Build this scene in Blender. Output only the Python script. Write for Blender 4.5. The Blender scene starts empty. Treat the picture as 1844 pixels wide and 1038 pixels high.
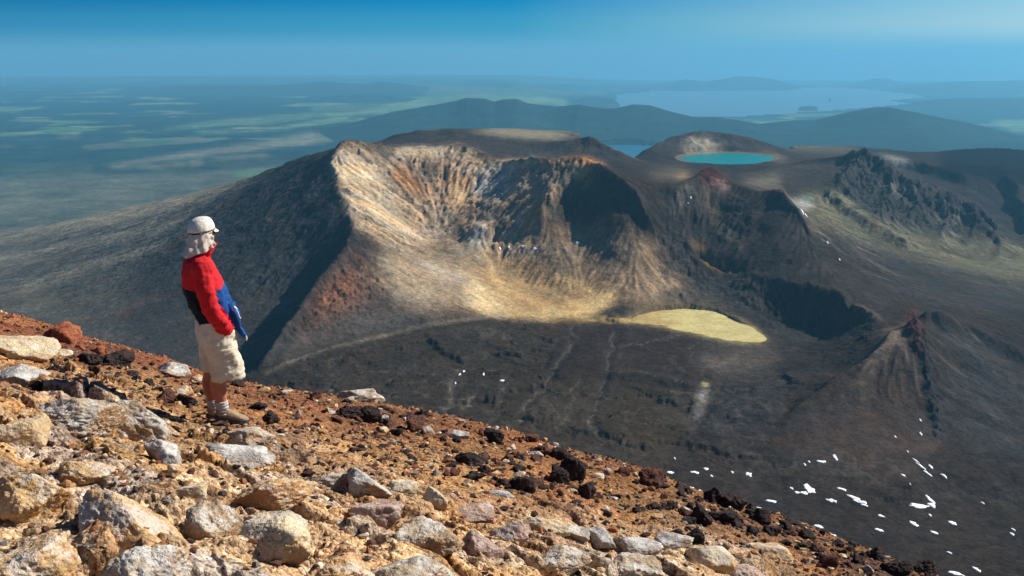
import bpy, bmesh, math, random
import numpy as np
from mathutils import Vector, Matrix, noise as mnoise
f32 = np.float32
rad = math.radians
scene = bpy.context.scene
COL = scene.collection

# ------------------------------------------------------------------ camera
F = 1794.0                       # focal length in photo pixels (1844 wide)
PITCH = rad(13.33)
CP, SP = math.cos(PITCH), math.sin(PITCH)
cam = bpy.data.objects.new('camera', bpy.data.cameras.new('camera'))
COL.objects.link(cam)
cam.data.sensor_width = 36.0
cam.data.lens = 36.0 * F / 1844.0
cam.data.clip_start = 0.1
cam.data.clip_end = 400000.0
cam.location = (0, 0, 0)
cam.rotation_euler = (math.pi / 2 - PITCH, 0, 0)
scene.camera = cam

def ray(px, py):
    a = (np.asarray(px, float) - 922) / F
    b = (519 - np.asarray(py, float)) / F
    return a, CP + b * SP, -SP + b * CP

def at(px, py, y):
    """point seen at photo position px, py that stands y metres ahead"""
    a, dy, dz = ray(px, py)
    k = y / dy
    return a * k, y + 0 * k, dz * k

def project(x, y, z):
    d = y * CP - z * SP
    up = y * SP + z * CP
    return 922 + F * x / d, 519 - F * up / d

# ------------------------------------------------------------------ noise
_rs = np.random.RandomState(7)
PERM = _rs.permutation(256).astype(np.int32)
PERM = np.concatenate([PERM, PERM, PERM])
_ang = np.linspace(0, 2 * math.pi, 256, endpoint=False)
GX, GY = np.cos(_ang).astype(f32), np.sin(_ang).astype(f32)

def perlin(x, y, seed=0):
    x = np.asarray(x, f32); y = np.asarray(y, f32)
    xi = np.floor(x); yi = np.floor(y)
    xf = x - xi; yf = y - yi
    X = (xi.astype(np.int32) + seed * 37) & 255
    Y = (yi.astype(np.int32) + seed * 91) & 255
    u = xf * xf * xf * (xf * (xf * 6 - 15) + 10)
    v = yf * yf * yf * (yf * (yf * 6 - 15) + 10)
    X1 = (X + 1) & 255; Y1 = (Y + 1) & 255
    pX = PERM[X]; pX1 = PERM[X1]
    def g(h, a, b):
        return GX[h] * a + GY[h] * b
    n00 = g(PERM[pX + Y], xf, yf)
    n10 = g(PERM[pX1 + Y], xf - 1, yf)
    n01 = g(PERM[pX + Y1], xf, yf - 1)
    n11 = g(PERM[pX1 + Y1], xf - 1, yf - 1)
    a = n00 + u * (n10 - n00)
    b = n01 + u * (n11 - n01)
    return (a + v * (b - a)) * 1.5

def fbm(x, y, wl, octs=4, seed=0, gain=0.5, ridged=False):
    out = 0; amp = 1.0; tot = 0; fr = 1.0 / wl
    for o in range(octs):
        n = perlin(x * fr, y * fr, seed + o)
        if ridged:
            n = 1 - 2 * np.abs(n)
        out = out + amp * n; tot += amp
        amp *= gain; fr *= 2.03
    return out / tot

_r3 = np.random.RandomState(11).normal(size=(256, 3)); _r3 /= np.linalg.norm(_r3, axis=1)[:, None]
def perlin3(p, seed=0):
    p = np.asarray(p, float)
    i = np.floor(p).astype(int); f = p - i
    w = f * f * f * (f * (f * 6 - 15) + 10)
    out = 0
    for dx in (0, 1):
        for dy in (0, 1):
            for dz in (0, 1):
                h = PERM[(PERM[(PERM[(i[:, 0] + dx + seed * 17) & 255] + i[:, 1] + dy) & 255] + i[:, 2] + dz) & 255]
                g = _r3[h]
                d = (f - np.array([dx, dy, dz]))
                n = (g * d).sum(1)
                ww = (w[:, 0] if dx else 1 - w[:, 0]) * (w[:, 1] if dy else 1 - w[:, 1]) * (w[:, 2] if dz else 1 - w[:, 2])
                out = out + ww * n
    return out * 1.6

def fbm3(p, wl, octs=3, seed=0, gain=0.5):
    out = 0; amp = 1; tot = 0
    for o in range(octs):
        out = out + amp * perlin3(p / wl, seed + o); tot += amp
        amp *= gain; wl *= 0.49
    return out / tot

def smooth(a, b, x):
    t = np.clip((x - a) / (b - a), 0, 1)
    return t * t * (3 - 2 * t)

def bil(A, r, c):
    """bilinear lookup of A at fractional row r and column c"""
    h, w = A.shape[:2]
    r = np.clip(r, 0, h - 1.001); c = np.clip(c, 0, w - 1.001)
    r0 = r.astype(np.int32); c0 = c.astype(np.int32)
    fr = (r - r0).astype(f32); fc = (c - c0).astype(f32)
    if A.ndim == 3:
        fr = fr[..., None]; fc = fc[..., None]
    a = A[r0, c0] * (1 - fc) + A[r0, c0 + 1] * fc
    b = A[r0 + 1, c0] * (1 - fc) + A[r0 + 1, c0 + 1] * fc
    return a * (1 - fr) + b * fr

def blur(A, r):
    """three box blurs of radius r"""
    r = int(round(r))
    if r < 1:
        return A
    for _ in range(3):
        for ax in (0, 1):
            pad = [(0, 0)] * A.ndim; pad[ax] = (r + 1, r)
            c = np.cumsum(np.pad(A, pad, mode='edge').astype(np.float64), axis=ax)
            n = A.shape[ax]
            s1 = [slice(None)] * A.ndim; s1[ax] = slice(2 * r + 1, 2 * r + 1 + n)
            s0 = [slice(None)] * A.ndim; s0[ax] = slice(0, n)
            A = ((c[tuple(s1)] - c[tuple(s0)]) / (2 * r + 1)).astype(f32)
    return A

def facets(x, y, size, seed, tilt):
    """broken bedrock: a random tilted plane in every cell of a jittered grid"""
    x = np.asarray(x) / size; y = np.asarray(y) / size
    xi = np.floor(x).astype(int); yi = np.floor(y).astype(int)
    best = np.full(x.shape, 9.); second = np.full(x.shape, 9.); h = np.zeros(x.shape)
    for dx in (-1, 0, 1):
        for dy in (-1, 0, 1):
            cx = xi + dx; cy = yi + dy
            k = PERM[(PERM[(cx + seed * 13) & 255] + cy) & 255]; k2 = PERM[(k + 57) & 255]; k3 = PERM[(k2 + 91) & 255]; k4 = PERM[(k3 + 17) & 255]
            px = cx + k / 255.; py = cy + k2 / 255.
            d = np.maximum(np.abs(x - px) * 1.0 + .25 * np.abs(y - py), np.abs(y - py) * 1.0 + .25 * np.abs(x - px))
            hh = (k3 / 255. - .5) + tilt * ((k4 / 127.5 - 1.0) * (x - px) + (k / 127.5 - 1.0) * (y - py))
            m = d < best
            second = np.where(m, best, np.minimum(second, d))
            h = np.where(m, hh, h); best = np.where(m, d, best)
    return h, second - best

# ------------------------------------------------------------------ objects
def link(name, me, mat=None, parent=None, smoothf=True):
    o = bpy.data.objects.new(name, me)
    COL.objects.link(o)
    if mat is not None:
        me.materials.append(mat)
    if parent is not None:
        o.parent = parent
    return o

def grid_mesh(name, V, fmask=None):
    """V: rows x cols x 3 -> mesh of the quads where fmask is set"""
    h, w = V.shape[:2]
    idx = np.arange(h * w, dtype=np.int32).reshape(h, w)
    q = np.stack([idx[:-1, :-1], idx[:-1, 1:], idx[1:, 1:], idx[1:, :-1]], -1)
    if fmask is not None:
        q = q[fmask]
    q = q.reshape(-1, 4)
    used = np.zeros(h * w, bool); used[q.ravel()] = True
    remap = np.cumsum(used).astype(np.int32) - 1
    q = remap[q]
    co = V.reshape(-1, 3)[used].astype(f32)
    me = bpy.data.meshes.new(name)
    me.vertices.add(len(co)); me.vertices.foreach_set('co', co.ravel())
    me.loops.add(q.size); me.loops.foreach_set('vertex_index', q.ravel())
    me.polygons.add(len(q))
    me.polygons.foreach_set('loop_start', np.arange(0, q.size, 4, dtype=np.int32))
    me.polygons.foreach_set('use_smooth', np.ones(len(q), bool))
    me.update(calc_edges=True)
    return me, used

def set_col(me, rgb, name='albedo'):
    a = me.attributes.new(name, 'FLOAT_COLOR', 'POINT')
    c = np.ones((len(rgb), 4), f32); c[:, :3] = rgb
    a.data.foreach_set('color', c.ravel())

def tri_mesh(name, co, faces, smoothf=True):
    me = bpy.data.meshes.new(name)
    co = np.asarray(co, f32); faces = np.asarray(faces, np.int32)
    n = faces.shape[1]
    me.vertices.add(len(co)); me.vertices.foreach_set('co', co.ravel())
    me.loops.add(faces.size); me.loops.foreach_set('vertex_index', faces.ravel())
    me.polygons.add(len(faces))
    me.polygons.foreach_set('loop_start', np.arange(0, faces.size, n, dtype=np.int32))
    me.polygons.foreach_set('use_smooth', np.full(len(faces), smoothf, bool))
    me.update(calc_edges=True)
    return me

# node helper
class NT:
    def __init__(self, mat):
        mat.use_nodes = True
        self.t = mat.node_tree; self.t.nodes.clear()
    def n(self, typ, **kw):
        nd = self.t.nodes.new(typ)
        ins = kw.pop('ins', {})
        for k, v in kw.items():
            setattr(nd, k, v)
        for k, v in ins.items():
            s = nd.inputs[k]
            if isinstance(v, bpy.types.NodeSocket):
                self.t.links.new(v, s)
            else:
                s.default_value = v
        return nd
    def link(self, a, b):
        self.t.links.new(a, b)
    def math(self, op, a, b=None, c=None):
        nd = self.t.nodes.new('ShaderNodeMath'); nd.operation = op
        for i, v in enumerate((a, b, c)):
            if v is None: continue
            if isinstance(v, bpy.types.NodeSocket): self.t.links.new(v, nd.inputs[i])
            else: nd.inputs[i].default_value = v
        return nd.outputs[0]
    def mix(self, fac, a, b, mode='MIX'):
        nd = self.t.nodes.new('ShaderNodeMix'); nd.data_type = 'RGBA'; nd.blend_type = mode
        for s, v in ((nd.inputs[0], fac), (nd.inputs[6], a), (nd.inputs[7], b)):
            if isinstance(v, bpy.types.NodeSocket): self.t.links.new(v, s)
            else: s.default_value = (*v, 1) if isinstance(v, tuple) and len(v) == 3 else v
        return nd.outputs[2]
    def ramp(self, fac, stops, interp='LINEAR'):
        nd = self.t.nodes.new('ShaderNodeValToRGB'); cr = nd.color_ramp; cr.interpolation = interp
        while len(cr.elements) < len(stops): cr.elements.new(0.5)
        for e, (p, c) in zip(cr.elements, stops):
            e.position = p
            e.color = (c, c, c, 1) if isinstance(c, (int, float)) else (*c, 1)
        self.t.links.new(fac, nd.inputs[0])
        return nd.outputs[0]
    def noise(self, vec, scale, detail=4, rough=0.55, dist=0.0):
        nd = self.n('ShaderNodeTexNoise', ins={'Scale': scale, 'Detail': detail, 'Roughness': rough, 'Distortion': dist})
        if vec is not None: self.link(vec, nd.inputs['Vector'])
        return nd
    def voro(self, vec, scale, feature='F1', rnd=1.0):
        nd = self.n('ShaderNodeTexVoronoi', feature=feature, ins={'Scale': scale, 'Randomness': rnd})
        self.link(vec, nd.inputs['Vector'])
        return nd
# ------------------------------------------------------------------ the volcanic terrain, the plain and the far hills: one height field
UM = 0.78
SC = 700                                     # solve columns
us = np.linspace(-UM, UM, SC)
du = us[1] - us[0]
def rows(a, b, dv):
    n = max(2, int(round((math.log(b) - math.log(a)) / dv)))
    return list(np.linspace(math.log(a), math.log(b), n, endpoint=False))
vs = np.array(rows(28, 850, .04) + rows(850, 1700, .0055) + rows(1700, 4200, .0042) + rows(4200, 7600, .0055) + rows(7600, 92000, .0095) + [math.log(92000)])
SR = len(vs)
ys = np.exp(vs)
dv = np.gradient(vs)

def row_of(y):
    return np.interp(np.log(y), vs, np.arange(SR))
def col_of(u):
    return (np.asarray(u) + UM) / du

# far field, analytic -------------------------------------------------
HILLS = [  # distance, half depth, skyline (px, py)
 (18800, 3300, [(330,266),(480,250),(560,240),(620,226),(700,205),(750,197),(790,190),(820,184),(840,178),(875,179),(890,184),(905,180),(930,179),(950,187),(1000,195),(1040,190),(1090,196),(1110,195),(1140,189),(1170,191),(1210,203),(1250,212),(1290,210),(1330,215),(1370,222),(1420,220),(1470,217),(1530,203),(1570,195),(1600,193),(1650,201),(1700,213),(1760,228),(1844,248),(1950,272)]),
 (43000, 9000, [(-300,181),(0,173),(100,170),(200,164),(300,158),(400,155),(480,155),(560,150),(590,148),(650,153),(690,149),(720,152),(760,159),(830,170)]),
 (33000, 3500, [(500,186),(560,177),(620,171),(680,170),(720,174),(770,182)]),
 (36000, 1500, [(1026,189),(1040,181),(1050,176),(1090,177),(1104,180),(1116,188)]),
 (62000, 6000, [(760,163),(860,158),(930,155),(1000,152),(1080,154),(1140,155),(1180,153),(1215,147),(1235,142),(1270,147),(1300,143),(1325,138),(1350,138),(1390,142),(1420,150),(1450,158)]),
 (68000, 5000, [(1510,156),(1540,150),(1566,143),(1590,141),(1606,145),(1625,150),(1660,154)]),
 (60000, 9000, [(1600,158),(1660,151),(1720,148),(1844,145),(2000,146)]),
 (58000, 1800, [(1120,163),(1150,158),(1190,156),(1216,160),(1240,163)]),
 (57000, 1300, [(1255,163),(1270,156),(1290,155),(1305,162)]),
 (35500, 900, [(1428,197),(1440,192),(1452,190),(1470,191),(1484,197)]),
 (42500, 600, [(1486,181),(1494,177),(1506,181)]),
 (36000, 3000, [(1610,190),(1680,180),(1760,178),(1850,176),(1960,176)]),
 (31000, 1800, [(1780,212),(1820,207),(1900,207)]),
]
def far_height(u, y):
    x = u * y
    r2 = x * x + y * y
    base = -1440 - 440 * smooth(-0.02, 0.10, u - 0.00 + 0.02 * np.sin(y / 9000.)) * smooth(15000, 24000, y)
    base = base - r2 / 14.8e6
    z = base + 16 * fbm(x, y, 2600, 4, 40) * smooth(7000, 11000, y) + 70 * np.clip(fbm(x, y, 9000, 4, 45), 0, 1) * smooth(14000, 26000, y) * (1 - smooth(-0.02, 0.05, u))
    hz = np.zeros_like(z)
    for k, (D, W, sk) in enumerate(HILLS):
        p = np.array(sk, float)
        hx, hy, hzz = at(p[:, 0], p[:, 1], D)
        uu = hx / D
        Dv = D * (1 + 0.035 * perlin(u * 14 + k, y / 30000., 60 + k))
        top = np.interp(u, uu, hzz, left=-9e4, right=-9e4)
        top = top + np.minimum(1, W / 4000) * 9 * fbm(x, 0 * y, 700, 3, 70 + k)
        t = np.abs(y - Dv) / W
        prof = np.clip(1 - t, 0, 1)
        prof = np.where(prof > 0.9, 1 - 5.0 * (1 - prof) ** 2 - 0.0 , (prof / 0.9) ** 1.25 * 0.95)
        h = (top - base) * prof
        gul = fbm(x, y, min(W, 2500) * 0.55, 5, 80 + k, 0.55, True)
        h = h * (1 - 0.30 * (0.55 - 0.5 * gul) * smooth(0.04, 0.35, t))
        hz = np.maximum(hz, h)
    return np.maximum(z, base + hz), hz > 22

# control features: (weight, closed?, [(px, py, y), ...])
LINES = []
def L(*p, w=50.0): LINES.append((w, p))
def P(*p, w=3.0):
    for q in p: LINES.append((w, [q]))
# cone flank below the camera, given as (u, y, z)
RAW = []
for uu in np.linspace(-0.75, 0.75, 31):
    for yy in (28, 40, 60, 100, 200, 400, 650, 850):
        s = 0.655 + 0.05 * max(0, uu)
        RAW.append((uu, yy, -s * yy - 0.5, 20))
# left-hand crest of the crater and its dark outer face
R1 = [(620,252,3400),(598,285,3250),(611,340,3000),(632,385,2800),(641,412,2680),(612,455,2520),(572,500,2380),(532,560,2200),(497,610,2080),(462,662,1950)]
L(*R1)
def off(line, dx, dy, dz, i0=0, i1=None):
    out = []
    for q in line[i0:i1]:
        x, y, z = at(*q)
        out.append((x + dx, y + dy, z + dz))
    return out
RAWL = []
RAWL.append((20, off(R1, -95, -35, -58, 2, 4)))
RAWL.append((20, off(R1, -80, -45, -112, 4, 9)))
RAWL.append((20, off(R1, -150, -80, -150, 4, 9)))
RAWL.append((8, off(R1, 60, 0, -26, 3, 9)))
P((500,400,3000),(560,350,3150),(300,450,3200),(400,380,3500),(200,500,3100),(100,560,2900),(0,500,4000),(0,545,3400),(300,560,2600),(200,590,2500),
  (400,500,2700),(330,640,2150),(420,640,1950),(120,430,4200),(60,460,4200),(-150,520,3600),(-150,440,5200),(250,400,4000))
L((-200,440,5900),(0,424,5500),(90,404,5200),(180,386,4900),(300,362,4500),(420,330,4200),(520,292,3900),(590,262,3600), w=6)
# rim of the ochre amphitheatre
R2 = [(620,252,3400),(640,248,3430),(690,262,3480),(730,265,3520),(780,262,3540),(820,256,3560),(850,266,3480),(880,284,3380),(900,290,3330),(930,287,3260),(960,283,3180),(1000,283,3120),(1040,280,3080),(1075,289,3010),(1110,310,2950),(1150,345,2850),(1182,371,2760)]
L(*R2)
L((700,300,3320),(760,305,3330),(820,300,3360),(870,318,3270),(930,322,3150), w=4)
L((690,380,3060),(740,390,3060),(800,372,3130),(842,366,3180),(880,350,3190), w=8)
L((730,440,2850),(790,442,2900),(812,400,3010), w=6)
L((640,330,3120),(665,370,2950),(690,420,2760),(730,470,2620),(760,520,2440), w=3)
# spurs in the amphitheatre wall
L((770,268,3500),(775,330,3260),(782,380,3100), w=14)
L((712,300,3380),(730,345,3180),(745,385,3060), w=10)
L((850,270,3460),(838,320,3290),(815,360,3160), w=10)
L((930,290,3250),(900,330,3210),(868,362,3190), w=12)
L((1000,285,3115),(985,320,3010),(940,350,3010),(880,385,3010),(830,400,3010), w=14)   # big smooth spur
# the mound on the bowl floor
L((835,428,2880),(850,408,2900),(862,404,2895),(880,412,2870),(900,402,2900),(930,415,2880),(950,432,2850), w=20)
L((820,445,2870),(860,447,2800),(900,447,2790),(950,445,2790), w=10)
# face under the orange top, in shade
RS = [(1040,284,3060),(1075,292,2990),(1110,313,2930),(1150,348,2830),(1178,372,2750)]
RAWL.append((30, off(RS, -40, -118, -160, 0, 1) + off(RS, -40, -98, -142, 1, 2) + off(RS, -40, -84, -112, 2, 3) + off(RS, -55, -40, -56, 3, 4)))
RAWL.append((12, off(RS, -30, -60, -45, 4, 5)))
L((1040,284,3070),(1000,330,2990),(965,375,2880), w=20)
P((1000,470,2720),(1020,430,2800),(1100,440,2750),(1170,470,2690),(1200,530,2530),(940,440,2830),(980,400,2850),(1130,500,2600),(1110,410,2810),(1150,430,2790))
# the fan
L((890,446,2880),(900,480,2760),(950,520,2590),(1000,560,2420), w=4)
L((1040,455,2800),(1060,490,2680),(1095,520,2560),(1080,552,2440), w=4)
P((800,480,2680),(760,545,2350),(680,560,2280),(620,590,2170),(560,630,2040),(700,500,2500))
L((850,570,2360),(950,576,2350),(1050,578,2345),(1120,580,2330), w=6)
# crater floor
for px, py in [(600,650),(700,620),(800,600),(900,620),(1000,620),(1100,620),(700,700),(850,680),(1000,700),(1100,680),(1200,650),(900,740),(1050,760),(1150,720),(1200,700),(1280,660)]:
    a, dy, dz = ray(px, py); P((px, py, float(dy * -636 / dz)), w=4)
for px, py in [(1150,576),(1200,565),(1280,568),(1340,590),(1380,612),(1300,608),(1230,596),(1180,584)]:
    a, dy, dz = ray(px, py); P((px, py, float(dy * -641 / dz)), w=10)
for px, py, z in [(1150,840,-628),(1250,860,-632),(1350,880,-640),(1450,900,-645),(1550,920,-645),(1690,930,-655),(1844,930,-672),(1300,950,-605),(1500,980,-618),(1700,1010,-628),(1844,1020,-640),(1300,800,-636),(1200,780,-634)]:
    a, dy, dz = ray(px, py); P((px, py, float(dy * z / dz)), w=4)
# lava levee across the floor, notch
L((1098,664,1890),(1150,672,1875),(1210,682,1850),(1258,690,1825), w=20)
RAWL.append((10, off([(1098,664,1890),(1150,672,1875),(1210,682,1850),(1258,690,1825)], 5, -32, -16)))
RAWL.append((10, [(at(1275,740,1716)), (at(1270,700,1810))]))
# red crater
R4 = [(1215,336,3040),(1206,362,2980),(1196,400,2890),(1232,432,2800),(1262,462,2710),(1300,488,2640)]
L(*R4)
RAWL.append((10, off(R4, -70, -60, -44, 1, 5)))
R5 = [(1110,312,3350),(1170,330,3200),(1215,336,3040),(1250,320,3120),(1262,306,3180),(1275,304,3190),(1300,318,3150),(1340,334,3060),(1370,342,2990),(1400,338,2950),(1415,350,2890),(1440,372,2830),(1480,420,2750),(1510,458,2650),(1560,500,2530),(1620,540,2400),(1700,600,2200)]
L(*R5)
L((1270,345,3010),(1300,375,2960),(1315,415,2830), w=14)
L((1345,352,2970),(1362,385,2900),(1345,420,2830), w=14)
P((1310,430,2790),(1260,410,2900),(1350,470,2640),(1450,480,2540),(1500,500,2450),(1440,420,2690),(1300,465,2700),(1370,420,2790),(1480,450,2620))
L((1400,340,2945),(1398,400,2790),(1404,450,2660),(1418,488,2550), w=14)
L((1060,392,2890),(1080,440,2740),(1100,490,2610),(1120,540,2480), w=10)
L((1130,400,2790),(1150,450,2680),(1170,500,2570),(1190,545,2470), w=10)
L((1010,400,2880),(1020,450,2740),(1030,480,2660), w=8)
# broken crest over the dark pit
R6 = [(1250,492,2740),(1290,497,2690),(1335,493,2630),(1400,499,2530),(1440,512,2470),(1472,520,2420),(1500,514,2400),(1535,540,2310),(1592,579,2180),(1622,577,2110)]
L(*R6)
V6 = off(R6, -12, -52, -84, 3, 4) + off(R6, -12, -62, -114, 4, 8)
RAWL.append((40, V6))
L((1290,530,2560),(1335,548,2470),(1362,580,2330),(1380,612,2205), w=8)
for px, py, z in [(1425,600,-678),(1445,618,-688),(1485,624,-688),(1525,612,-684)]:
    a, dy, dz = ray(px, py); P((px, py, float(dy * z / dz)), w=12)
P((1575,612,2040),(1400,640,2110),(1440,650,2060),(1380,660,1990))
# small cone on the right and its two crests
R7 = [(1612,588,1945),(1602,592,1935),(1565,638,1860),(1507,677,1800),(1445,722,1715),(1405,780,1590)]
L(*R7)
RAWL.append((25, off(R7, -52, -26, -76, 1, 3)))
RAWL.append((25, off(R7, -40, -20, -52, 3, 4)))
RAWL.append((20, off(R7, -28, -14, -34, 4, 5)))
L((1640,592,1932),(1632,640,1862),(1620,700,1768),(1605,760,1660),(1595,820,1545), w=16)
L((1600,604,1918),(1575,660,1828),(1550,720,1733),(1520,790,1600), w=16)
L((1665,582,1962),(1700,640,1892),(1740,720,1762),(1780,800,1630), w=16)
L((1690,590,2000),(1740,660,1922),(1800,740,1790),(1860,820,1650), w=12)
L((1560,760,1640),(1480,820,1530),(1420,850,1480), w=8)
R8 = [(1645,556,1976),(1656,600,1925),(1668,650,1850),(1678,710,1755),(1690,770,1655),(1697,805,1595)]
L(*R8)
RAWL.append((14, off(R8, 55, 10, -42, 0, 4)))
P((1600,700,1775),(1640,640,1875),(1640,720,1745),(1550,800,1530),(1610,800,1560),(1750,640,1930),(1800,640,1985),(1844,700,1850),(1800,800,1680),(1740,820,1590),(1950,720,1880))
RV = [(1664,548,2250),(1700,561,2275),(1750,584,2285),(1800,610,2260),(1850,634,2230),(1930,672,2200)]
L(*RV)
RAWL.append((20, off(RV, -25, -52, -48)))
L((1655,572,1990),(1720,603,2015),(1790,640,2005),(1860,682,1960), w=14)
P((1844,600,2420),(1844,560,2900),(1844,500,3450),(1750,520,2900),(1844,430,3950),(1700,560,2420),(1950,560,2900),(1950,450,3900))
# right-hand ridge with cliffs
R9 = [(1385,300,4700),(1430,292,4600),(1490,280,4420),(1535,270,4320),(1552,267,4300),(1575,280,4250),(1600,300,4200),(1640,328,4100),(1700,348,4050),(1760,368,4000),(1792,400,3900)]
L(*R9)
RAWL.append((20, off(R9, -45, -110, -140, 6, 11)))
R9b = [(1690,368,3960),(1725,371,3900),(1762,386,3840),(1797,408,3780)]
L(*R9b); RAWL.append((20, off(R9b, -25, -80, -75)))
R12 = [(1790,296,5200),(1815,312,4900),(1832,340,4600),(1846,380,4300),(1870,425,4050)]
L(*R12); RAWL.append((20, off(R12, -70, -90, -120, 1, 5)))
R13 = [(1490,340,3950),(1530,372,3700),(1580,405,3500),(1640,432,3350)]
L(*R13); RAWL.append((12, off(R13, -50, -60, -45)))
L((1560,442,3250),(1640,470,3100),(1740,505,2950),(1860,560,2700), w=20)
RAWL.append((10, off(R9, -40, -150, -70, 3, 6)))
P((1500,350,3900),(1480,380,3600),(1550,420,3500),(1650,450,3450),(1750,480,3400),(1450,340,3900),(1560,330,4000),(1600,400,3650))
L((1180,308,4000),(1240,318,3900),(1300,312,4150),(1390,312,4250),(1400,330,3900), w=5)
L((1560,470,2950),(1620,500,2800),(1700,530,2650), w=4)
for sp_ in ([(1552,268,4300),(1535,300,4150),(1500,335,3950),(1470,360,3750)],[(1600,300,4200),(1612,340,3940),(1590,380,3690),(1555,425,3440)],[(1700,348,4050),(1712,390,3810),(1690,430,3560),(1655,465,3370)],
            [(1792,400,3900),(1802,430,3690),(1790,475,3420)],[(1640,330,4090),(1652,362,3900),(1640,395,3720)],[(1750,366,4010),(1757,400,3800),(1745,430,3640)],[(1846,380,4300),(1850,420,4000),(1840,470,3600)]):
    L(*sp_, w=24)
for vl_ in ([(1575,302,4240),(1562,345,4085),(1528,392,3740)],[(1622,330,4170),(1628,375,3900),(1604,420,3620)],[(1672,352,4130),(1676,400,3830),(1640,446,3550)],[(1728,372,4080),(1732,410,3840),(1718,450,3600)],[(1775,396,4000),(1778,430,3790),(1752,480,3470)],[(1515,300,4330),(1490,320,4160),(1450,345,3930)],[(1820,410,4100),(1822,450,3800)]):
    L(*vl_, w=12)
L((1560,292,5250),(1610,284,5350),(1660,290,5250),(1700,302,5000),(1740,312,4800), w=22)
RAWL.append((14, off([(1610,284,5350),(1660,290,5250),(1700,302,5000),(1740,312,4800)], -60, -90, -75)))
# the turquoise lake: rim and the dome behind
RAWE = [(1320 + 92 * math.cos(t), 285.5 + 9.4 * math.sin(t)) for t in np.linspace(0, 2 * math.pi, 40)]
for px, py in RAWE:
    a, dy, dz = ray(px, py); LINES.append((30, [(px, py, float(dy * -549 / dz))]))
L((1140,296,4650),(1200,298,4750),(1280,303,4700),(1340,306,4600),(1400,300,4700), w=8)
R10 = [(1158,276,5350),(1185,258,5500),(1210,246,5650),(1250,233,5800),(1290,229,5850),(1330,238,5850),(1390,262,5750),(1425,274,5600)]
L(*R10)
L((1215,262,5560),(1290,262,5650),(1360,268,5640), w=8)
L((1120,300,5200),(1150,282,5300), w=5)
L((1420,262,6700),(1450,257,6900),(1500,257,6950),(1560,263,6800),(1620,270,6600),(1690,272,6500),(1740,264,6400),(1790,261,6400),(1844,263,6400),(1950,280,6300), w=20)
P((1844,312,5600),(1700,320,5000),(1760,302,5700),(1840,300,5900))
# flat-topped crater in the middle distance
L((700,241,4950),(740,235,4950),(790,233,4900),(840,237,4800),(900,248,4720),(935,251,4700),(960,254,4680),(990,254,4660),(1040,243,4620),(1060,238,4600),(1078,246,4570),(1100,262,4540),(1145,288,4500),(1170,300,4450))
L((740,232,5500),(790,231,5550),(890,229,5650),(940,230,5600),(1000,234,5450),(1045,238,5100), w=25)
L((900,300,4380),(960,296,4400),(1040,296,4380),(1100,298,4350), w=14)
L((1095,292,4900),(1110,298,5300),(1122,302,5800),(1134,302,6500), w=14)
L((680,262,4300),(760,270,4200), w=6)
L((600,262,5800),(700,258,6100),(900,262,6500),(1080,276,6200), w=4)

Z0 = np.full((SR, SC), np.nan, f32)
acc = np.zeros((SR, SC)); wac = np.zeros((SR, SC))
def splat(u, y, z, w):
    r = np.round(row_of(y)).astype(int); c = np.round(col_of(u)).astype(int)
    ok = (r >= 0) & (r < SR) & (c >= 0) & (c < SC)
    np.add.at(acc, (r[ok], c[ok]), (z * w)[ok]); np.add.at(wac, (r[ok], c[ok]), (np.ones_like(z) * w)[ok])
def catmull(p, n):
    p = np.asarray(p, float)
    if len(p) < 2: return p
    q = np.vstack([2 * p[0] - p[1], p, 2 * p[-1] - p[-2]])
    out = []
    t = np.linspace(0, 1, n, endpoint=False)[:, None]
    for i in range(1, len(q) - 2):
        a, b, c, d = q[i - 1], q[i], q[i + 1], q[i + 2]
        cr = 0.5 * ((2 * b) + (c - a) * t + (2 * a - 5 * b + 4 * c - d) * t ** 2 + (3 * b - a - 3 * c + d) * t ** 3)
        out.append(0.5 * cr + 0.5 * (b + (c - b) * t))
    return np.vstack(out + [p[-1:]])
crisp = np.zeros((SR, SC))
def mark(pts):
    r = np.clip(np.round(row_of(pts[:, 1])).astype(int), 0, SR - 1); c = np.clip(np.round(col_of(pts[:, 0] / pts[:, 1])).astype(int), 0, SC - 1)
    crisp[r, c] = 1
for w, p in LINES:
    pts = np.array([at(*q) for q in p], float)
    pts = catmull(pts, 60)
    splat(pts[:, 0] / pts[:, 1], pts[:, 1], pts[:, 2], w)
    if w >= 20: mark(pts)
for w, p in RAWL:
    pts = catmull(np.array(p, float), 60)
    splat(pts[:, 0] / pts[:, 1], pts[:, 1], pts[:, 2], w)
for uu, yy, zz, w in RAW:
    splat(np.array([uu]), np.array([float(yy)]), np.array([zz]), w)
UU, YY = np.meshgrid(us, ys)
zf, hillmask = far_height(UU, YY)
far = YY > 8000
acc[far] = zf[far] * 1e4; wac[far] = 1e4
# far left edge of the apron
lam = np.minimum(wac, 1e4)
tgt = np.where(wac > 0, acc / np.maximum(wac, 1e-9), 0)

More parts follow.
